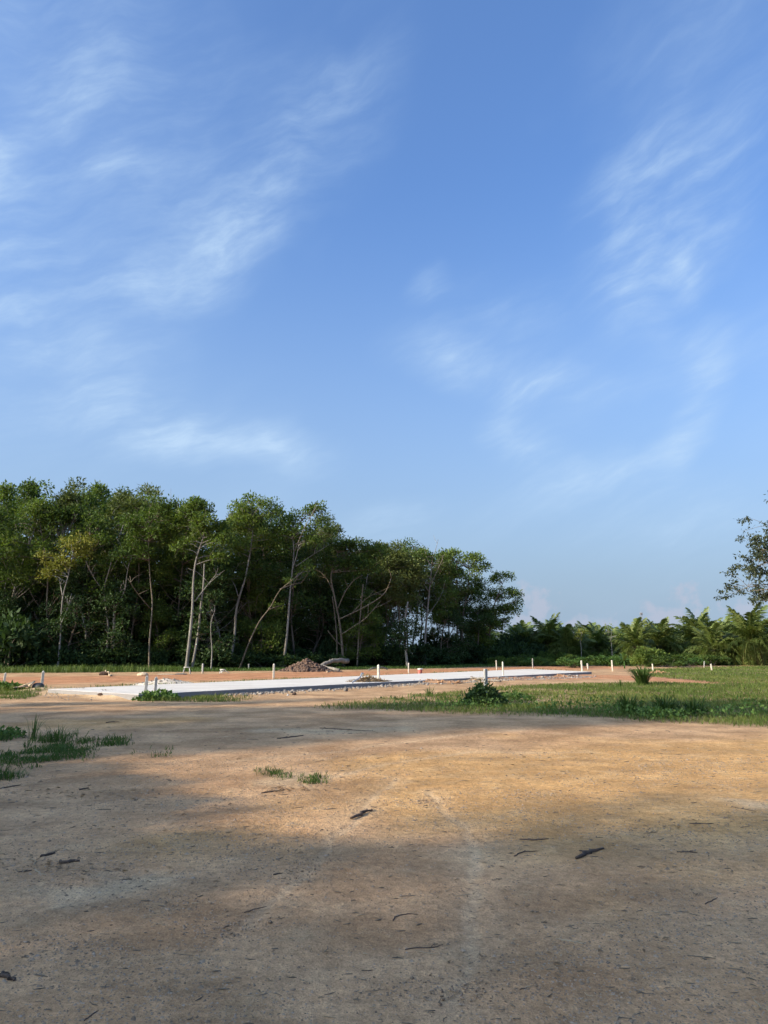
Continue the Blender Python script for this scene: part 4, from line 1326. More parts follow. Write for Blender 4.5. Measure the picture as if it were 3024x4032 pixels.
gb = MB()
x, y = sample_view(170000, 50, 105, -.62, .70, q)
_, g, gh = zones(x, y)
keep = (q.uniform(0, 1, len(x)) < g) & (gh >= .25)
x, y = x[keep], y[keep]
lft = sstep(x / y, -.18, -.34)
h = (.22 + .30 * lft * fbm(x * .5, y * .5, 79) * 1.6) * q.uniform(.5, 1.4, len(x))
gb.blades(np.stack([x, y, ground_h(x, y) - .01], 1), h, .0007 * y * q.uniform(.7, 1.3, len(x)), .4, q, a=np.clip(.14 + .5 * lft + q.normal(0, .14, len(x)), 0, 1))  # tint lighter at left, darker at right: sun and shade put into blade colour
o = obj('verge_grass', gb.mesh('verge_grass', M['grass_long'])); tag(o, 'rough taller grass along the foot of the wood', 'grass', kind='stuff')

gb = MB()
x, y = sample_view(260000, 5.5, 15.5, -.66, .1, q)
_, g, gh = zones(x, y)
keep = (q.uniform(0, 1, len(x)) < g)
x, y, gh = x[keep], y[keep], gh[keep]
h = gh * q.uniform(.35, 1.3, len(x)) * (.55 + .9 * fbm(x * 1.5, y * 1.5, 80))
gb.blades(np.stack([x, y, ground_h(x, y) - .01], 1), h, .0009 * y * q.uniform(.7, 1.3, len(x)), .75, q, a=np.clip(.32 + q.normal(0, .2, len(x)), 0, 1))
o = obj('patch_grass', gb.mesh('patch_grass', M['grass_long'])); tag(o, 'patches of low creeping grass on the bare dirt at left', 'grass', kind='stuff')

# broad-leaved weeds in the shaded front of the field
wb = MB()
x, y = sample_view(60000, 14.5, 24, -.02, .62, q)
_, g, gh = zones(x, y)
keep = (q.uniform(0, 1, len(x)) < g * sstep(fbm(x * .8, y * .8, 82), .48, .62) * sstep(y, 24, 18) * .5)
x, y = x[keep], y[keep]
z = ground_h(x, y) + q.uniform(.05, .26, len(x)) * (.5 + fbm(x * 1.2, y * 1.2, 83))
wb.leaves(np.stack([x, y, z], 1), .085, .05, up=.5, seed_rng=q)
o = obj('field_weeds', wb.mesh('field_weeds', M['leaf_weed'])); tag(o, 'small broad-leaved weeds among the shaded field grass', 'weeds', kind='stuff')


def tussock(label, px, py, n, h, spread, seed, wd=.02, lean=.6, mat='grass_long', tint=.3, name='grass_tussock'):
    q = np.random.default_rng(seed)
    x, y = G(px, py)
    mb = MB()
    an = q.uniform(0, 6.28, n); r = spread * q.uniform(0, 1, n) ** .7
    b = np.stack([np.cos(an) * r, np.sin(an) * r, np.full(n, -.02)], 1)
    # long three-joint blades
    hh = h * q.uniform(.45, 1.1, n); le = lean * q.uniform(.2, 1.3, n)
    out = np.stack([np.cos(an + q.normal(size=n) * .5), np.sin(an + q.normal(size=n) * .5), np.zeros(n)], 1)
    sd = np.stack([-out[:, 1], out[:, 0], np.zeros(n)], 1)
    lev = []
    for t, wf in ((0, .7), (.35, 1.0), (.7, .8)):
        c = b + out * (hh * le * t * t)[:, None]; c[:, 2] += hh * t * (1 - .25 * le * t)
        lev += [c - sd * wd * wf * .5, c + sd * wd * wf * .5]
    tip = b + out * (hh * le * 1.05)[:, None]; tip[:, 2] += hh * (1 - .42 * np.minimum(le, 1.3))
    V = np.stack(lev + [tip], 1).reshape(-1, 3)
    o = np.arange(n)[:, None] * 7
    mb.add(V, np.concatenate([o + [[0, 1, 3, 2]], o + [[2, 3, 5, 4]]]), o + [[4, 5, 6]], np.repeat(np.clip(q.normal(tint, .18, n), 0, 1), 7))
    ob = obj(name, mb.mesh(name, M[mat]), None, (x, y, float(ground_h(x, y))))
    tag(ob, label, 'grass', 'grass tussocks')
    return ob


tussock('tall bushy grass tussock beside the red soil right of the road end', 2528, 2697, 240, 1.15, .26, 601, .030, .95, tint=.55)
tussock('dark grass tussock in the field front, left of the pair', 2475, 2812, 130, .72, .20, 602, .02, .8)
tussock('dark wide grass tussock, left one of the pair in the field front', 2618, 2808, 150, .66, .26, 603, .02, .9)
tussock('dark grass tussock, right one of the pair in the field front', 2722, 2812, 110, .70, .26, 604, .018, 1.0)
tussock('small thin tussock left of the creeper-covered post', 1690, 2736, 40, .42, .14, 605, .018, .8)
tussock('few tall blades beside the creeper-covered post', 1892, 2735, 26, .75, .12, 606, .02, .6)
tussock('upright grass tuft in the left dirt patch', 132, 2908, 26, .52, .09, 607, .014, .45)
tussock('spreading grass tuft right of the upright tuft at left', 225, 2918, 70, .40, .26, 608, .010, .9)
tussock('short blade tuft in front of the upright tuft at left', 108, 2938, 26, .22, .14, 609, .012, .9)
tussock('small bright grass tuft on the dirt left of the pale clay streak', 1080, 3052, 70, .085, .17, 610, .008, 1.1, tint=.45)
tussock('low bright grass tuft between two tufts beside the clay streak', 1110, 3064, 60, .07, .13, 615, .008, 1.1, tint=.45)
tussock('small bright grass tuft on the dirt right of the pale clay streak', 1234, 3078, 60, .08, .13, 611, .008, 1.1, tint=.5)
tussock('tiny grass tuft at the foot of the post by the brush heap', 1495, 2697, 60, .22, .3, 612, .02, .9, tint=.7)
tussock('thin grass tuft in the open field above the front tussocks', 2440, 2705, 30, .45, .12, 613, .018, .5)
tussock('low grass tuft at the lower left edge of the yard', 40, 3052, 140, .13, .22, 614, .008, .9)


def creeper(label, px, py, r, h, n, seed, leaf='leaf_weed', L=.10, W=.075, name='creeper'):
    q = np.random.default_rng(seed)
    x, y = G(px, py)
    mb = MB()
    an = q.uniform(0, 6.28, n); rr = q.uniform(0, 1, n) ** .55
    prof = h * (1 - rr ** 1.6) * q.uniform(.35, 1.05, n)
    p = np.stack([np.cos(an) * rr * r, np.sin(an) * rr * r, prof + .02], 1)
    p += q.normal(size=(n, 3)) * .03
    mb.leaves(p, L, W, up=.35, seed_rng=q, outward=np.stack([np.cos(an), np.sin(an), np.zeros(n)], 1) * .4)
    for k in range(14):
        e = p[q.integers(n)]
        mb.tube(curve((q.normal() * .05, q.normal() * .05, 0), e, .15, 5, q), .006, 3, a=.1)
    return tag(obj(name, mb.mesh(name, M[leaf]), None, (x, y, float(ground_h(x, y)))), label, 'plant')


creeper('dark creeper mound climbing the grey post in the field', 1905, 2778, .62, .62, 1500, 621, 'leaf_dark', .10, .075)
creeper('low leafy creeper trailing right of the covered post', 2020, 2760, .7, .25, 400, 625, 'leaf_weed', .09, .07)
creeper('creeper with broad leaves around the two grey posts at the road corner', 615, 2752, .75, .26, 520, 622, 'leaf_weed', .13, .10)
creeper('leafy weeds around the leaning post at the left edge', 10, 2718, .95, .32, 520, 623, 'leaf_weed', .15, .11)
creeper('small leafy weed at the left edge of the yard', 20, 2905, .35, .16, 220, 624, 'leaf_weed', .07, .05)

# ------------------------------------------------------------------ boundary posts
def post(label, px, py, h, wd, seed, mat='post', lean=(0, 0), cap='pyramid', z=None, turn=None):
    q = np.random.default_rng(seed)
    zb = 0 if z is None else z
    x, y = G(px, py, zb)
    zb = float(ground_h(x, y)) if z is None else z
    bm = bmesh.new()
    w2 = wd / 2; ch = wd * .12
    prof = [(-w2 + ch, -w2), (w2 - ch, -w2), (w2, -w2 + ch), (w2, w2 - ch), (w2 - ch, w2), (-w2 + ch, w2), (-w2, w2 - ch), (-w2, -w2 + ch)]
    if cap == 'round':
        prof = [(math.cos(k * math.pi / 5) * w2, math.sin(k * math.pi / 5) * w2) for k in range(10)]
    hs = [-.25, h * .4, h - wd * .55] + ([h - wd * .2, h] if cap == 'round' else [h])
    sc = [1, 1, 1] + ([.8, .25] if cap == 'round' else [.18])
    if cap == 'flat':
        hs, sc = [-.25, h * .4, h - .01, h], [1, 1, 1, .9]
    if cap == 'knob':
        hs, sc = [-.25, h * .5, h * .78, h * .80, h - .02, h], [.62, .62, .62, 1.0, 1.0, .85]
    rings = []
    for zz, s in zip(hs, sc):
        jx, jy = q.normal() * .002, q.normal() * .002
        rings.append([bm.verts.new((a * s + jx, b * s + jy, zz)) for a, b in prof])
    for r0_, r1_ in zip(rings[:-1], rings[1:]):
        for k in range(len(prof)):
            bm.faces.new((r0_[k], r0_[(k + 1) % len(prof)], r1_[(k + 1) % len(prof)], r1_[k]))
    bm.faces.new(rings[-1]); bm.faces.new(list(reversed(rings[0])))
    me = bpy.data.meshes.new('boundary_post'); bm.to_mesh(me); bm.free()
    me.materials.append(M[mat])
    o = obj('boundary_post', me, None, (x, y, zb))
    o.rotation_euler = (lean[1], lean[0], q.uniform(-.5, .5) if turn is None else turn)
    return tag(o, label, 'post', 'concrete boundary posts')


post('slightly leaning white post among weeds at the left edge', 14, 2703, .62, .10, 1, lean=(.05, 0), turn=.4)
post('white post rising from the rubbish at the left end of the road', 163, 2716, .76, .11, 2, lean=(.02, 0), turn=.4)
post('grey shaded post at the road corner, left of the pair', 571, 2745, .66, .10, 3, 'post_grey', lean=(.05, 0))
post('grey shaded post at the road corner, right of the pair', 608, 2742, .66, .10, 4, 'post_grey', lean=(.05, 0))
post('grey post in front of the wood between the two trestles', 797, 2653, .70, .10, 5, 'post_grey')
post('short knob-topped post near the foot of the wood', 979, 2639, .50, .12, 6, 'post_grey', cap='knob')
post('bright post on the far side of the road, left of the rubble heap', 1077, 2677, .86, .10, 7)
post('bright post on the near side of the road by the brush heap', 1490, 2695, .88, .10, 8)
post('round-topped post on the far side of the road left of the bucket', 1609, 2655, .74, .09, 9, cap='round')
post('round-topped far post, left one of the close pair', 1956, 2641, .80, .09, 10, cap='round', lean=(-.03, 0))
post('round-topped near post, right one of the close pair', 1982, 2671, .94, .09, 11, cap='round', lean=(-.02, 0))
post('thin grey post beyond the far edge of the road', 2098, 2634, .88, .08, 12, 'post_grey', cap='flat')
post('grey post poking out of the creeper mound', 1914, 2766, 1.02, .10, 13, 'post_grey', cap='flat')
post('tall white post at the right end of the road', 2293, 2654, .88, .09, 14, cap='flat', lean=(-.04, 0))
post('short white post behind the right end of the road', 2315, 2639, .52, .09, 15, cap='flat', lean=(-.04, 0))
post('white post between the road end and the banana plant', 2412, 2645, .84, .10, 16, cap='flat', lean=(-.03, 0))
post('short white post in front of the broad green bush', 2572, 2644, .58, .09, 17, cap='flat', lean=(-.05, 0))
post('leaning thin grey post beneath the palms', 2772, 2630, .62, .08, 18, 'post_grey', cap='flat', lean=(.12, 0))
post('short white tilted post alone in the far grass at right', 2803, 2641, .55, .10, 19, cap='flat', lean=(-.08, 0))

# ------------------------------------------------------------------ heaps, logs and things lying about
def heap(name, label, px, py, rx, ry, h, n, seed, mat, smin, smax, core, cat='heap', piece='stones'):
    q = np.random.default_rng(seed)
    x, y = G(px, py); z = float(ground_h(x, y))
    t = thing(name, label, cat, (x, y, z))
    # core
    mb = MB()
    nr, na = 9, 28
    V = []
    for a in range(nr):
        for b in range(na):
            f = a / (nr - 1); an = b * 2 * math.pi / na
            zz = h * (1 - f) ** .9 * (1 - .12 * q.uniform()) - (.06 if a == nr - 1 else 0)
            V.append((math.cos(an) * rx * f * q.uniform(.93, 1.07), math.sin(an) * ry * f * q.uniform(.93, 1.07), zz))
    i_, j_ = np.meshgrid(np.arange(nr - 1), np.arange(na), indexing='ij')
    mb.add(V, np.stack([i_ * na + j_, i_ * na + (j_ + 1) % na, (i_ + 1) * na + (j_ + 1) % na, (i_ + 1) * na + j_], -1).reshape(-1, 4))
    obj('mound', mb.mesh('mound', M[core], True), t)
    sb = MB()
    for _ in range(n):
        an, f = q.uniform(0, 6.28), q.uniform(0, 1) ** .6 * 1.12
        s = q.uniform(smin, smax) * (1.2 if f > .9 else 1)
        sb.stone((math.cos(an) * rx * f, math.sin(an) * ry * f, max(0, h * (1 - f)) ** .95 + s * .15), s, q, .8)
    o = obj(piece, sb.mesh(piece, M[mat]), t); o['kind'] = 'stuff'
    return t


heap('rubble_heap', 'brown heap of broken rubble in front of the wood', 1206, 2644, 1.9, 1.5, .88, 420, 701, 'rubble', .05, .15, 'rubble')
heap('sand_heap', 'low pale heap of sand and gravel behind the road', 655, 2696, 1.6, .9, .30, 160, 702, 'gravel', .015, .05, 'sand')
heap('clod_heap', 'row of orange clods beside the near right of the road', 1690, 2691, 1.7, .45, .09, 110, 703, 'clod', .02, .065, 'clod')
heap('clod_heap', 'orange clods and stones on the red soil at the right road end', 2170, 2663, 1.7, .6, .13, 100, 704, 'clod', .025, .075, 'clod')
heap('clod_heap', 'small heap of clods at the foot of the bush by the tall tussock', 2590, 2652, .8, .4, .14, 50, 705, 'clod', .04, .09, 'clod')


def log(name, label, a, b, r0_, r1_, seed, mat='bark_dead', za=0.0, zb=0.0, cat='log', stubs=3, sides=9):
    q = np.random.default_rng(seed)
    A = np.array([*G(*a), 0.]); B = np.array([*G(*b), 0.])
    if za is not None:
        A[2] = float(ground_h(A[0], A[1])) + r0_ * .8 + za; B[2] = float(ground_h(B[0], B[1])) + r1_ * .8 + zb
    mb = MB()
    pts = curve(A, B, .02, 9, q)
    mb.tube(pts, np.linspace(r0_, r1_, 9) * q.uniform(.92, 1.08, 9), sides)
    for k in range(stubs):
        i_ = q.integers(2, 8)
        mb.tube([pts[i_], pts[i_] + q.normal(size=3) * [.2, .2, .05] + [0, 0, .12]], [r1_ * .5, r1_ * .25], 5)
    o = obj(name, mb.mesh(name, M[mat], True, A), None, tuple(A))
    return tag(o, label, cat)


log('log', 'long pale fallen log propped up behind the rubble heap', (1255, 2640), (1370, 2637), .13, .20, 711, za=.1, zb=.55)
log('log', 'shorter fallen log lying under the propped log', (1262, 2641), (1336, 2645), .14, .11, 712, za=.10, zb=.02)
log('plank', 'grey plank lying right of the fallen logs', (1290, 2649), (1345, 2646), .05, .05, 713, 'wood_board', stubs=0)
log('plank', 'board on the ground behind the bucket post', (1450, 2640), (1525, 2637), .05, .06, 714, 'bark_dead', stubs=0)
log('branch', 'long pale branch lying left of the near post by the road', (1830, 2681), (1972, 2686), .035, .06, 715, 'bark_dead', stubs=2)
log('pipe', 'grey pipe leaning on the brush heap beside the road', (1380, 2708), (1428, 2691), .03, .03, 716, 'grey_metal', zb=.1, stubs=0)
log('plank', 'pale plank propped on a stone at the far left of the red track', (415, 2656), (432, 2664), .05, .05, 717, 'wood_board', za=.22, stubs=0)

# brush heap
q = np.random.default_rng(720)
x, y = G(1452, 2699)
t = thing('brush_heap', 'brown heap of dry leaves and twigs next to the bright near post', 'heap', (x, y, float(ground_h(x, y))))
tb, lb = MB(), MB()
for k in range(60):
    an = q.uniform(0, 6.28); f = q.uniform(0, 1) ** .5
    c = np.array([math.cos(an) * f * .75, math.sin(an) * f * .4, .22 * (1 - f) + .03])
    d = q.normal(size=3) * [.35, .25, .05]
    tb.tube(curve(c - d, c + d, .03, 4, q), [.012, .012, .009, .005], 4)
obj('twigs', tb.mesh('twigs', M['bark'], True), t)
cn = 700
an = q.uniform(0, 6.28, cn); f = q.uniform(0, 1, cn) ** .6
lb.leaves(np.stack([np.cos(an) * f * .95, np.sin(an) * f * .5, .26 * (1 - f) + .02], 1), .12, .05, seed_rng=q)
obj('dry_leaves', lb.mesh('dry_leaves', M['leaf_dry']), t)['kind'] = 'stuff'

# bucket
x, y = G(1654, 2653); z = float(ground_h(x, y))
t = thing('bucket', 'faded red plastic bucket with white rim at the far side of the road', 'bucket', (x, y, z))
def lathe(prof, sides=20):
    V = [(r * math.cos(k * 2 * math.pi / sides), r * math.sin(k * 2 * math.pi / sides), zz) for r, zz in prof for k in range(sides)]
    i_, j_ = np.meshgrid(np.arange(len(prof) - 1), np.arange(sides), indexing='ij')
    return V, np.stack([i_ * sides + j_, i_ * sides + (j_ + 1) % sides, (i_ + 1) * sides + (j_ + 1) % sides, (i_ + 1) * sides + j_], -1).reshape(-1, 4)
mb = MB(); mb.add(*lathe([(.001, .0), (.135, .0), (.14, .02), (.165, .29)])); obj('body', mb.mesh('body', M['red_plastic'], True), t)
mb = MB(); mb.add(*lathe([(.160, .28), (.178, .285), (.18, .345), (.165, .35), (.155, .30), (.12, .06), (.001, .05)])); obj('rim', mb.mesh('rim', M['white_plastic'], True), t)
mb = MB(); mb.tube([(.18 * math.cos(a), .18 * math.sin(a) * .3 - .12, .33 - .16 * math.sin(a)) for a in np.linspace(0, math.pi, 9)], .006, 5); obj('handle', mb.mesh('handle', M['grey_metal'], True), t)

# trestles
def trestle(label, px, py, L, H, turn, collapsed=False, seed=1):
    x, y = G(px, py); z = float(ground_h(x, y))
    t = thing('trestle', label, 'trestle', (x, y, z)); t.rotation_euler = (0, 0, turn)
    mb = MB(); mb.box(0, 0, H, L, .09, .05); obj('beam', mb.mesh('beam', M['white_paint']), t)
    for s in (-1, 1):
        for e in (-1, 1):
            mb = MB(); top = (s * L * .36, 0, H - .02)
            foot = (s * (L * .36 + (.10 if not collapsed else .25 * e)), e * .22, .0)
            mb.tube([foot, top], [.022, .022], 5); obj('leg', mb.mesh('leg', M['white_paint']), t)
        mb = MB(); mb.tube([(s * L * .40, -.12, H * .45), (s * L * .40, .12, H * .45)], .015, 5); obj('brace', mb.mesh('brace', M['white_paint']), t)
    return t


trestle('small white trestle bench standing before the double trunk', 735, 2655, .42, .46, .15)
trestle('low thin trestle lying askew right of the grey post', 876, 2652, .40, .26, -.35, True)

# rubbish at the left road end
x, y = G(150, 2718); z = float(ground_h(x, y))
mb = MB(); q = np.random.default_rng(731)
nv = 14
V = [(.26 * math.cos(k * 2 * math.pi / nv) * s * q.uniform(.85, 1.15), .18 * math.sin(k * 2 * math.pi / nv) * s * q.uniform(.85, 1.15), zz * .75 * q.uniform(.9, 1.1)) for s, zz in ((1, -.02), (1.08, .10), (.9, .24), (.5, .33), (.05, .35)) for k in range(nv)]
i_, j_ = np.meshgrid(np.arange(4), np.arange(nv), indexing='ij')
mb.add(V, np.stack([i_ * nv + j_, i_ * nv + (j_ + 1) % nv, (i_ + 1) * nv + (j_ + 1) % nv, (i_ + 1) * nv + j_], -1).reshape(-1, 4))
tag(obj('plastic_sack', mb.mesh('plastic_sack', M['black_plastic'], False), None, (x + .05, y - .12, z)), 'crumpled black plastic sack at the foot of the white post', 'sack')
for k, (dx, dy, ln, wd, ang, tl, lab) in enumerate(((-.42, -.25, .75, .12, .35, -.35, 'pale board leaning on the black sack, longest of the scraps'), (-.62, -.4, .7, .10, .1, -.12, 'pale board lying flat left of the black sack'), (-.22, -.3, .36, .16, .8, -.7, 'short upright board scrap touching the black sack'))):
    mb = MB(); mb.box(0, 0, 0, ln, wd, .03)
    o = obj('board', mb.mesh('board', M['wood_board']), None, (x + dx, y + dy, z + .07 + .5 * ln * abs(math.sin(tl)))); o.rotation_euler = (.2, tl, ang)
    tag(o, lab, 'board', 'board scraps at the road end')

def lump(name, label, cat, px, py, r, seed, mat, flat=.6, sub=2, sx=1.0):
    q = np.random.default_rng(seed)
    x, y = G(px, py); z = float(ground_h(x, y))
    bm = bmesh.new(); bmesh.ops.create_icosphere(bm, subdivisions=sub, radius=r)
    for v in bm.verts:
        f = .72 + .55 * float(vnoise(v.co.x / r * 1.6 + seed, v.co.y / r * 1.6 + v.co.z / r * 1.3, seed))
        v.co = Vector((v.co.x * f * sx, v.co.y * f, v.co.z * f * flat))
    me = bpy.data.meshes.new(name); bm.to_mesh(me); bm.free(); me.materials.append(M[mat])
    return tag(obj(name, me, None, (x, y, z + r * flat * .45)), label, cat)


lump('sack', 'crumpled cream sack on the red track left of the boards', 'sack', 562, 2662, .26, 741, 'cream_sack', .6, sx=1.3)
lump('sheet', 'flat pale sheet lying at the edge of the red track', 'sheet', 652, 2658, .36, 742, 'cream_sack', .14, sx=1.6)
lump('scrap_pile', 'grey scraps on the ground beside the white trestle', 'scrap', 712, 2657, .28, 743, 'gravel', .25, sx=1.6)
lump('stone', 'brown stone propping the pale plank at the far left', 'stone', 408, 2659, .24, 744, 'rubble', .7, sx=1.3)
lump('stone', 'pale rounded stone at the near edge of the road toward its right end', 'stone', 2101, 2664, .24, 745, 'wood_board', .55, sx=1.5)
lump('stone', 'dark brick-sized stone on the sandy mound at the road corner', 'stone', 398, 2745, .09, 746, 'rubble', .6, sx=1.4)
lump('stone', 'dark stone on the bare dirt below the road middle', 'stone', 1158, 2737, .08, 747, 'stick', .8)
lump('stone', 'small pale stone on the bare dirt left of the dark stone', 'stone', 1133, 2739, .045, 748, 'white_paint', .7)
lump('stone', 'white stone chunk on the gravel below the road middle', 'stone', 1182, 2716, .12, 749, 'white_paint', .6)
lump('stone', 'pale pointed stone left of the brush heap', 'stone', 1361, 2719, .09, 750, 'gravel', 1.1)
lump('block', 'reddish block between the two grey corner posts', 'block', 590, 2738, .13, 751, 'rubble', .7, 1)
lump('stone', 'pale stone beside the near post at the road middle right', 'stone', 1988, 2668, .12, 753, 'clod', .8)

# ------------------------------------------------------------------ gravel, pebbles, litter
q = np.random.default_rng(800)
mb = MB()
E = [np.array(G(*p)) for p in ((860, 2736), (1200, 2715), (1660, 2693), (2300, 2664))]
for k in range(2600):
    s = q.uniform(0, 3); i_ = int(s); c = E[i_] + (E[i_ + 1] - E[i_]) * (s - i_)
    off = abs(q.normal()) * .55 - .1
    nrm = np.array([.76, -.65])
    pos = c + nrm * off + q.normal(size=2) * .2
    if poly_sd(np.array([pos[0]]), np.array([pos[1]]), ROAD)[0] < .05: continue
    r = q.uniform(.012, .05) * (2.0 if q.uniform() < .06 else 1)
    mb.stone((pos[0], pos[1], float(ground_h(pos[0], pos[1])) + r * .3), r, q, .75)
for k in range(500):
    pos = np.array(G(q.uniform(170, 520), 2733 + q.normal() * 8))
    r = q.uniform(.008, .03)
    mb.stone((pos[0], pos[1], float(ground_h(pos[0], pos[1])) + r * .2), r, q, .7)
tag(obj('road_edge_gravel', mb.mesh('road_edge_gravel', M['gravel'])), 'grey gravel and broken stone spilled along the road edge', 'gravel', kind='stuff')

q = np.random.default_rng(810)
n = 46000
x, y = sample_view(n, 3.2, 13, -.62, .62, q)
wgt = sstep(fbm(x * .8, y * .8, 85), .35, .7)
keep = q.uniform(0, 1, n) < .18 + .8 * wgt
x, y = x[keep], y[keep]; n = len(x)
r = q.uniform(.0022, .0062, n) * (.7 + .12 * y) * np.where(q.uniform(0, 1, n) < .03, 2.0, 1.0)
base = np.array([[1, 0, 0], [0, 1, 0], [-1, 0, 0], [0, -1, 0], [0, 0, 1.0]])
V = base[None] * r[:, None, None] * q.uniform(.6, 1.4, (n, 5, 3)) * [1.2, 1, .75]
an = q.uniform(0, 6.28, n); ca, sa = np.cos(an)[:, None], np.sin(an)[:, None]
V = np.stack([V[..., 0] * ca - V[..., 1] * sa, V[..., 0] * sa + V[..., 1] * ca, V[..., 2]], -1) + np.stack([x, y, ground_h(x, y)], 1)[:, None]
T = (np.arange(n)[:, None, None] * 5 + np.array([[0, 1, 4], [1, 2, 4], [2, 3, 4], [3, 0, 4]])).reshape(-1, 3)
mb = MB(); mb.add(V.reshape(-1, 3), None, T, np.repeat(np.clip(q.normal(.45, .28, n), 0, 1), 5))
tag(obj('yard_pebbles', mb.mesh('yard_pebbles', M['pebble'])), 'small pebbles and grit scattered over the dirt yard', 'pebbles', kind='stuff')

mb = MB()
GC = [(950, 3330, 260, 70), (860, 3650, 230, 60), (300, 3720, 260, 50), (640, 3560, 260, 60), (2150, 3860, 500, 90), (1150, 3420, 200, 60), (2500, 3260, 260, 40), (1650, 3160, 160, 22), (2080, 3130, 160, 22), (2450, 3690, 400, 90), (1750, 3900, 400, 70)]
for k in range(2400):
    cx_, cy_, sx_, sy_ = GC[int(q.integers(len(GC)))]
    x, y = G(cx_ + q.normal() * sx_ * .5, cy_ + q.normal() * sy_ * .5)
    r_ = q.uniform(.003, .0085) * (.7 + .06 * y) * (1.9 if q.uniform() < .05 else 1)
    mb.stone((x, y, r_ * .1), r_, q, .6)
V_, Q_, T_, A_ = mb.arrays()
V_[:, 2] += ground_h(V_[:, 0], V_[:, 1])
tag(obj('yard_gravel', mesh_np('yard_gravel', V_, None, T_, M['pebble'], {'tint': A_})), 'loose gravel patches pressed into the foreground dirt', 'gravel', kind='stuff')

# dry leaves, singly and in loose drifts
lb = MB()
LC = [(1130, 3110, 160, 16), (150, 3400, 220, 50), (2700, 3250, 300, 50), (300, 3120, 300, 30), (1300, 2885, 300, 12), (2300, 3400, 900, 200), (600, 3300, 700, 160), (2300, 3600, 900, 250), (800, 3500, 800, 250), (1900, 3000, 900, 60)]
pts = []
for k in range(420):
    cx_, cy_, sx_, sy_ = LC[int(q.integers(len(LC)))]
    x, y = G(cx_ + q.normal() * sx_ * .5, min(4150, max(2830, cy_ + q.normal() * sy_ * .5)))
    pts.append((x, y, 0))
pts = np.array(pts); pts[:, 2] = ground_h(pts[:, 0], pts[:, 1]) + .006
nL = len(pts)
th = q.uniform(0, 6.28, nL); Ln = q.uniform(.010, .026, nL) * (.75 + .07 * pts[:, 1]); Wn = Ln * q.uniform(.3, .5, nL)
d_ = np.stack([np.cos(th), np.sin(th), q.normal(size=nL) * .12], 1); e_ = np.stack([-np.sin(th), np.cos(th), q.normal(size=nL) * .2], 1)
up_ = np.array([0, 0, 1.0])
V_ = np.stack([pts - d_ * Ln[:, None], pts + e_ * Wn[:, None] + up_ * (Wn * .5)[:, None], pts + d_ * Ln[:, None], pts - e_ * Wn[:, None] + up_ * (Wn * .5)[:, None]], 1)
lb.add(V_.reshape(-1, 3), np.arange(nL * 4).reshape(nL, 4), None, np.repeat(q.uniform(0, 1, nL), 4))
tag(obj('dry_leaves', lb.mesh('dry_leaves', M['leaf_dry'])), 'curled brown dry leaves strewn in loose drifts over the yard', 'leaves', kind='stuff')

# bits of bark, leaf and twig
mb, mp = MB(), MB()
n = 1500
x, y = sample_view(n, 3.4, 17, -.62, .62, q)
keep = zones(x, y)[1] < .3
x, y = x[keep], y[keep]; n = len(x)
for k in range(n):
    ln = q.uniform(.006, .035) * (2.2 if q.uniform() < .05 else 1) * (.7 + y[k] * .05); an = q.uniform(0, 6.28) if q.uniform() < .4 else q.normal() * .4
    z = float(0); d = np.array([math.cos(an), math.sin(an), 0]) * ln
    c = np.array([x[k], y[k], 0])
    P0, P2 = c - d, c + d
    P1 = c + np.array([-d[1], d[0], 0]) * q.normal() * .25
    pts = np.stack([P0, P1, P2]); pts[:, 2] = ground_h(pts[:, 0], pts[:, 1]) + .004
    (mb if q.uniform() < .8 else mp).tube(pts, np.array([.6, 1, .4]) * q.uniform(.0012, .0038) * (.7 + .06 * y[k]), 4)
tag(obj('dark_litter', mb.mesh('dark_litter', M['bark'])), 'dark scraps of twig and bark strewn over the yard', 'litter', kind='stuff')
tag(obj('pale_litter', mp.mesh('pale_litter', M['stick_pale'])), 'pale straw and leaf scraps strewn over the yard', 'litter', kind='stuff')
mb = MB()
for (px, py) in ((1724, 3301), (2278, 3766), (2341, 3830), (1813, 3921), (1998, 3877), (2746, 3932), (2850, 3421), (825, 3552), (765, 3672)):
    x, y = G(px, py)
    mb.stone((x, y, float(ground_h(x, y)) + .003), .007, q, .5, a=1.0)
tag(obj('white_chips', mb.mesh('white_chips', M['post'])), 'tiny white chips dotted over the foreground dirt', 'chips', kind='stuff')

# ------------------------------------------------------------------ single sticks on the yard
def stick(label, pts_px, r, seed, mat='stick', twigs=0, sides=6, name='stick', lift=0.0):
    q = np.random.default_rng(seed)
    p = [np.array([*G(*a), 0.]) for a in pts_px]
    path = smooth_path(p, max(7, 3 * len(p)))
    m_ = len(path)
    jit = q.normal(size=(m_, 3)) * r * .75
    path = path + jit
    path[:, 2] = ground_h(path[:, 0], path[:, 1]) + r * .6 + lift * np.sin(np.linspace(0, math.pi, m_))
    mb = MB()
    rr = r * np.interp(np.linspace(0, 1, m_), [0, .15, .6, 1], [.75, 1.0, .9, .45]) * q.uniform(.8, 1.2, m_)
    mb.tube(path, rr, sides)
    L = np.linalg.norm(path[-1] - path[0])
    for k in range(twigs):
        i_ = int(q.integers(1, m_ - 1))
        d = (path[-1] - path[0]) / L * q.uniform(.1, .3) * L + np.cross(path[-1] - path[0], [0, 0, 1]) * q.uniform(-.25, .25)
        e = path[i_] + d; e[2] = float(ground_h(e[0], e[1])) + r * .5
        mb.tube(curve(path[i_], e, .03, 4, q), [r * .55, r * .5, r * .4, r * .2], 4)
    o = obj(name, mb.mesh(name, M[mat], True, path[0]), None, tuple(path[0]))
    return tag(o, label, 'stick', 'sticks lying on the dirt yard')


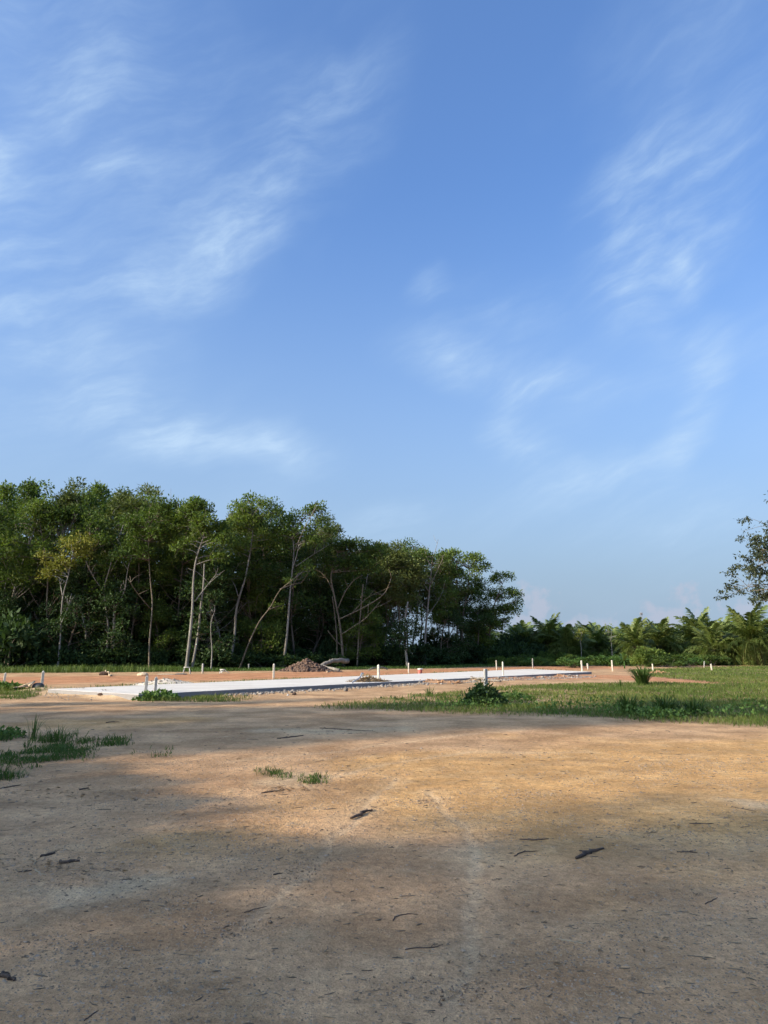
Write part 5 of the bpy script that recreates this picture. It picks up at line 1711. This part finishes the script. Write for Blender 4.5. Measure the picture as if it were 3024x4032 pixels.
STICKS = [
    ('thick dark bent stick lying on the sunlit dirt in the middle', [(1380, 3228), (1415, 3218), (1432, 3202), (1470, 3196)], .026, 'stick', 2),
    ('thick dark forked stick on the shaded dirt at right', [(2272, 3385), (2300, 3368), (2340, 3352), (2372, 3345)], .024, 'stick', 2),
    ('small dark twig cluster right of the thick forked stick', [(2665, 3352), (2700, 3350), (2745, 3354)], .010, 'stick', 4),
    ('dark twig lying level near the right edge in half sun', [(2715, 3244), (2770, 3246), (2812, 3243)], .010, 'stick', 3),
    ('long thin dark twig left of the thick forked stick', [(2048, 3311), (2100, 3312), (2160, 3308)], .011, 'stick', 2),
    ('faint brown twig below the long thin twig', [(2028, 3376), (2060, 3358), (2110, 3358)], .009, 'stick', 2),
    ('curled dark twig like a hook in the lower middle', [(1546, 3630), (1560, 3612), (1600, 3602), (1645, 3604)], .006, 'stick', 0),
    ('wavy dark twig below the hook-shaped twig', [(1596, 3738), (1640, 3730), (1700, 3731), (1745, 3718)], .006, 'stick', 1),
    ('thin yellowish stem under the wavy twig', [(1635, 3742), (1680, 3751), (1725, 3755)], .004, 'stick_pale', 0),
    ('straight pale straw stick in the lower right', [(2190, 3693), (2245, 3703), (2305, 3713)], .006, 'stick_pale', 1),
    ('small dark crooked twig toward the right edge', [(2775, 3560), (2805, 3546), (2825, 3534)], .006, 'stick', 1),
    ('dark flat bark strip at the far left, upper one', [(158, 3372), (190, 3366), (222, 3358)], .017, 'stick', 0),
    ('dark flat bark strip at the far left, right one', [(225, 3398), (265, 3397), (315, 3392)], .022, 'stick', 0),
    ('pale curled leaf stalk at the far left', [(118, 3385), (135, 3386), (140, 3396), (134, 3408)], .010, 'stick_pale', 0),
    ('pale dry leaf scrap below the curled stalk', [(136, 3424), (152, 3440), (180, 3450)], .009, 'stick_pale', 1),
    ('thin dark twig left of the bark strips', [(75, 3436), (95, 3433), (125, 3430)], .009, 'stick', 0),
    ('short dark reddish stick on the left centre dirt', [(1076, 3446), (1090, 3442), (1112, 3440)], .009, 'stick', 0),
    ('dark bark piece at the lower left edge', [(0, 3835), (25, 3848), (60, 3866)], .017, 'stick', 2),
    ('pale stick in the lower right corner', [(2968, 3935), (2995, 3958), (3030, 3985)], .006, 'stick_pale', 0),
    ('thin dark twig at the bottom left', [(330, 4030), (355, 4012), (385, 3992)], .005, 'stick', 0),
    ('short dark stick on the dirt at upper left', [(312, 3108), (330, 3102), (345, 3100)], .016, 'stick', 1),
    ('dark stick at the left edge below the grass', [(0, 3100), (40, 3092), (80, 3086)], .014, 'stick', 0),
    ('dark stick lying beside the grass tufts in half shade', [(1030, 3122), (1070, 3116), (1120, 3110)], .014, 'stick', 3),
    ('light straw piece near the sun edge', [(1112, 3299), (1135, 3300), (1160, 3300)], .007, 'stick_pale', 0),
    ('dark crust of litter on the shaded dirt below the road', [(1090, 2908), (1150, 2904), (1195, 2898)], .022, 'stick', 3),
    ('long line of dark litter behind the pale silt streak', [(1260, 2868), (1350, 2872), (1440, 2880)], .018, 'stick', 4),
    ('short dark stick at the far left shaded dirt', [(415, 2848), (440, 2845), (470, 2845)], .020, 'stick', 2),
    ('faint dark twig at the lower right', [(2045, 3895), (2060, 3893), (2085, 3893)], .005, 'stick', 0),
    ('thin twig on the pale soil at the right edge', [(2880, 3180), (2920, 3190), (2980, 3200)], .007, 'stick', 1),
    ('curved thin stem right of the gravel patch', [(960, 3597), (1000, 3584), (1050, 3572)], .006, 'stick', 0),
    ('tiny reddish twig in the lower centre', [(1425, 3820), (1445, 3822), (1470, 3818)], .004, 'stick', 0),
]
for k, (lab, pts, r, mt_, tw) in enumerate(STICKS):
    stick(lab, pts, r * .62, 900 + k, mt_, tw)

# ------------------------------------------------------------------ tell look-alikes apart by their place from left to right
by_label = {}
for o in scene.objects:
    if o.parent is None and o.get('label'):
        by_label.setdefault(o['label'], []).append(o)
for lab, os_ in by_label.items():
    if 2 <= len(os_) <= 4 and len(lab.split()) <= 13:
        os_.sort(key=lambda o: o.location.x / max(1.0, o.location.y))
        names = {2: ('left one', 'right one'), 3: ('left one', 'middle one', 'right one'), 4: ('leftmost', 'second from left', 'third from left', 'rightmost')}[len(os_)]
        for o, w_ in zip(os_, names):
            o['label'] = lab + ', ' + w_
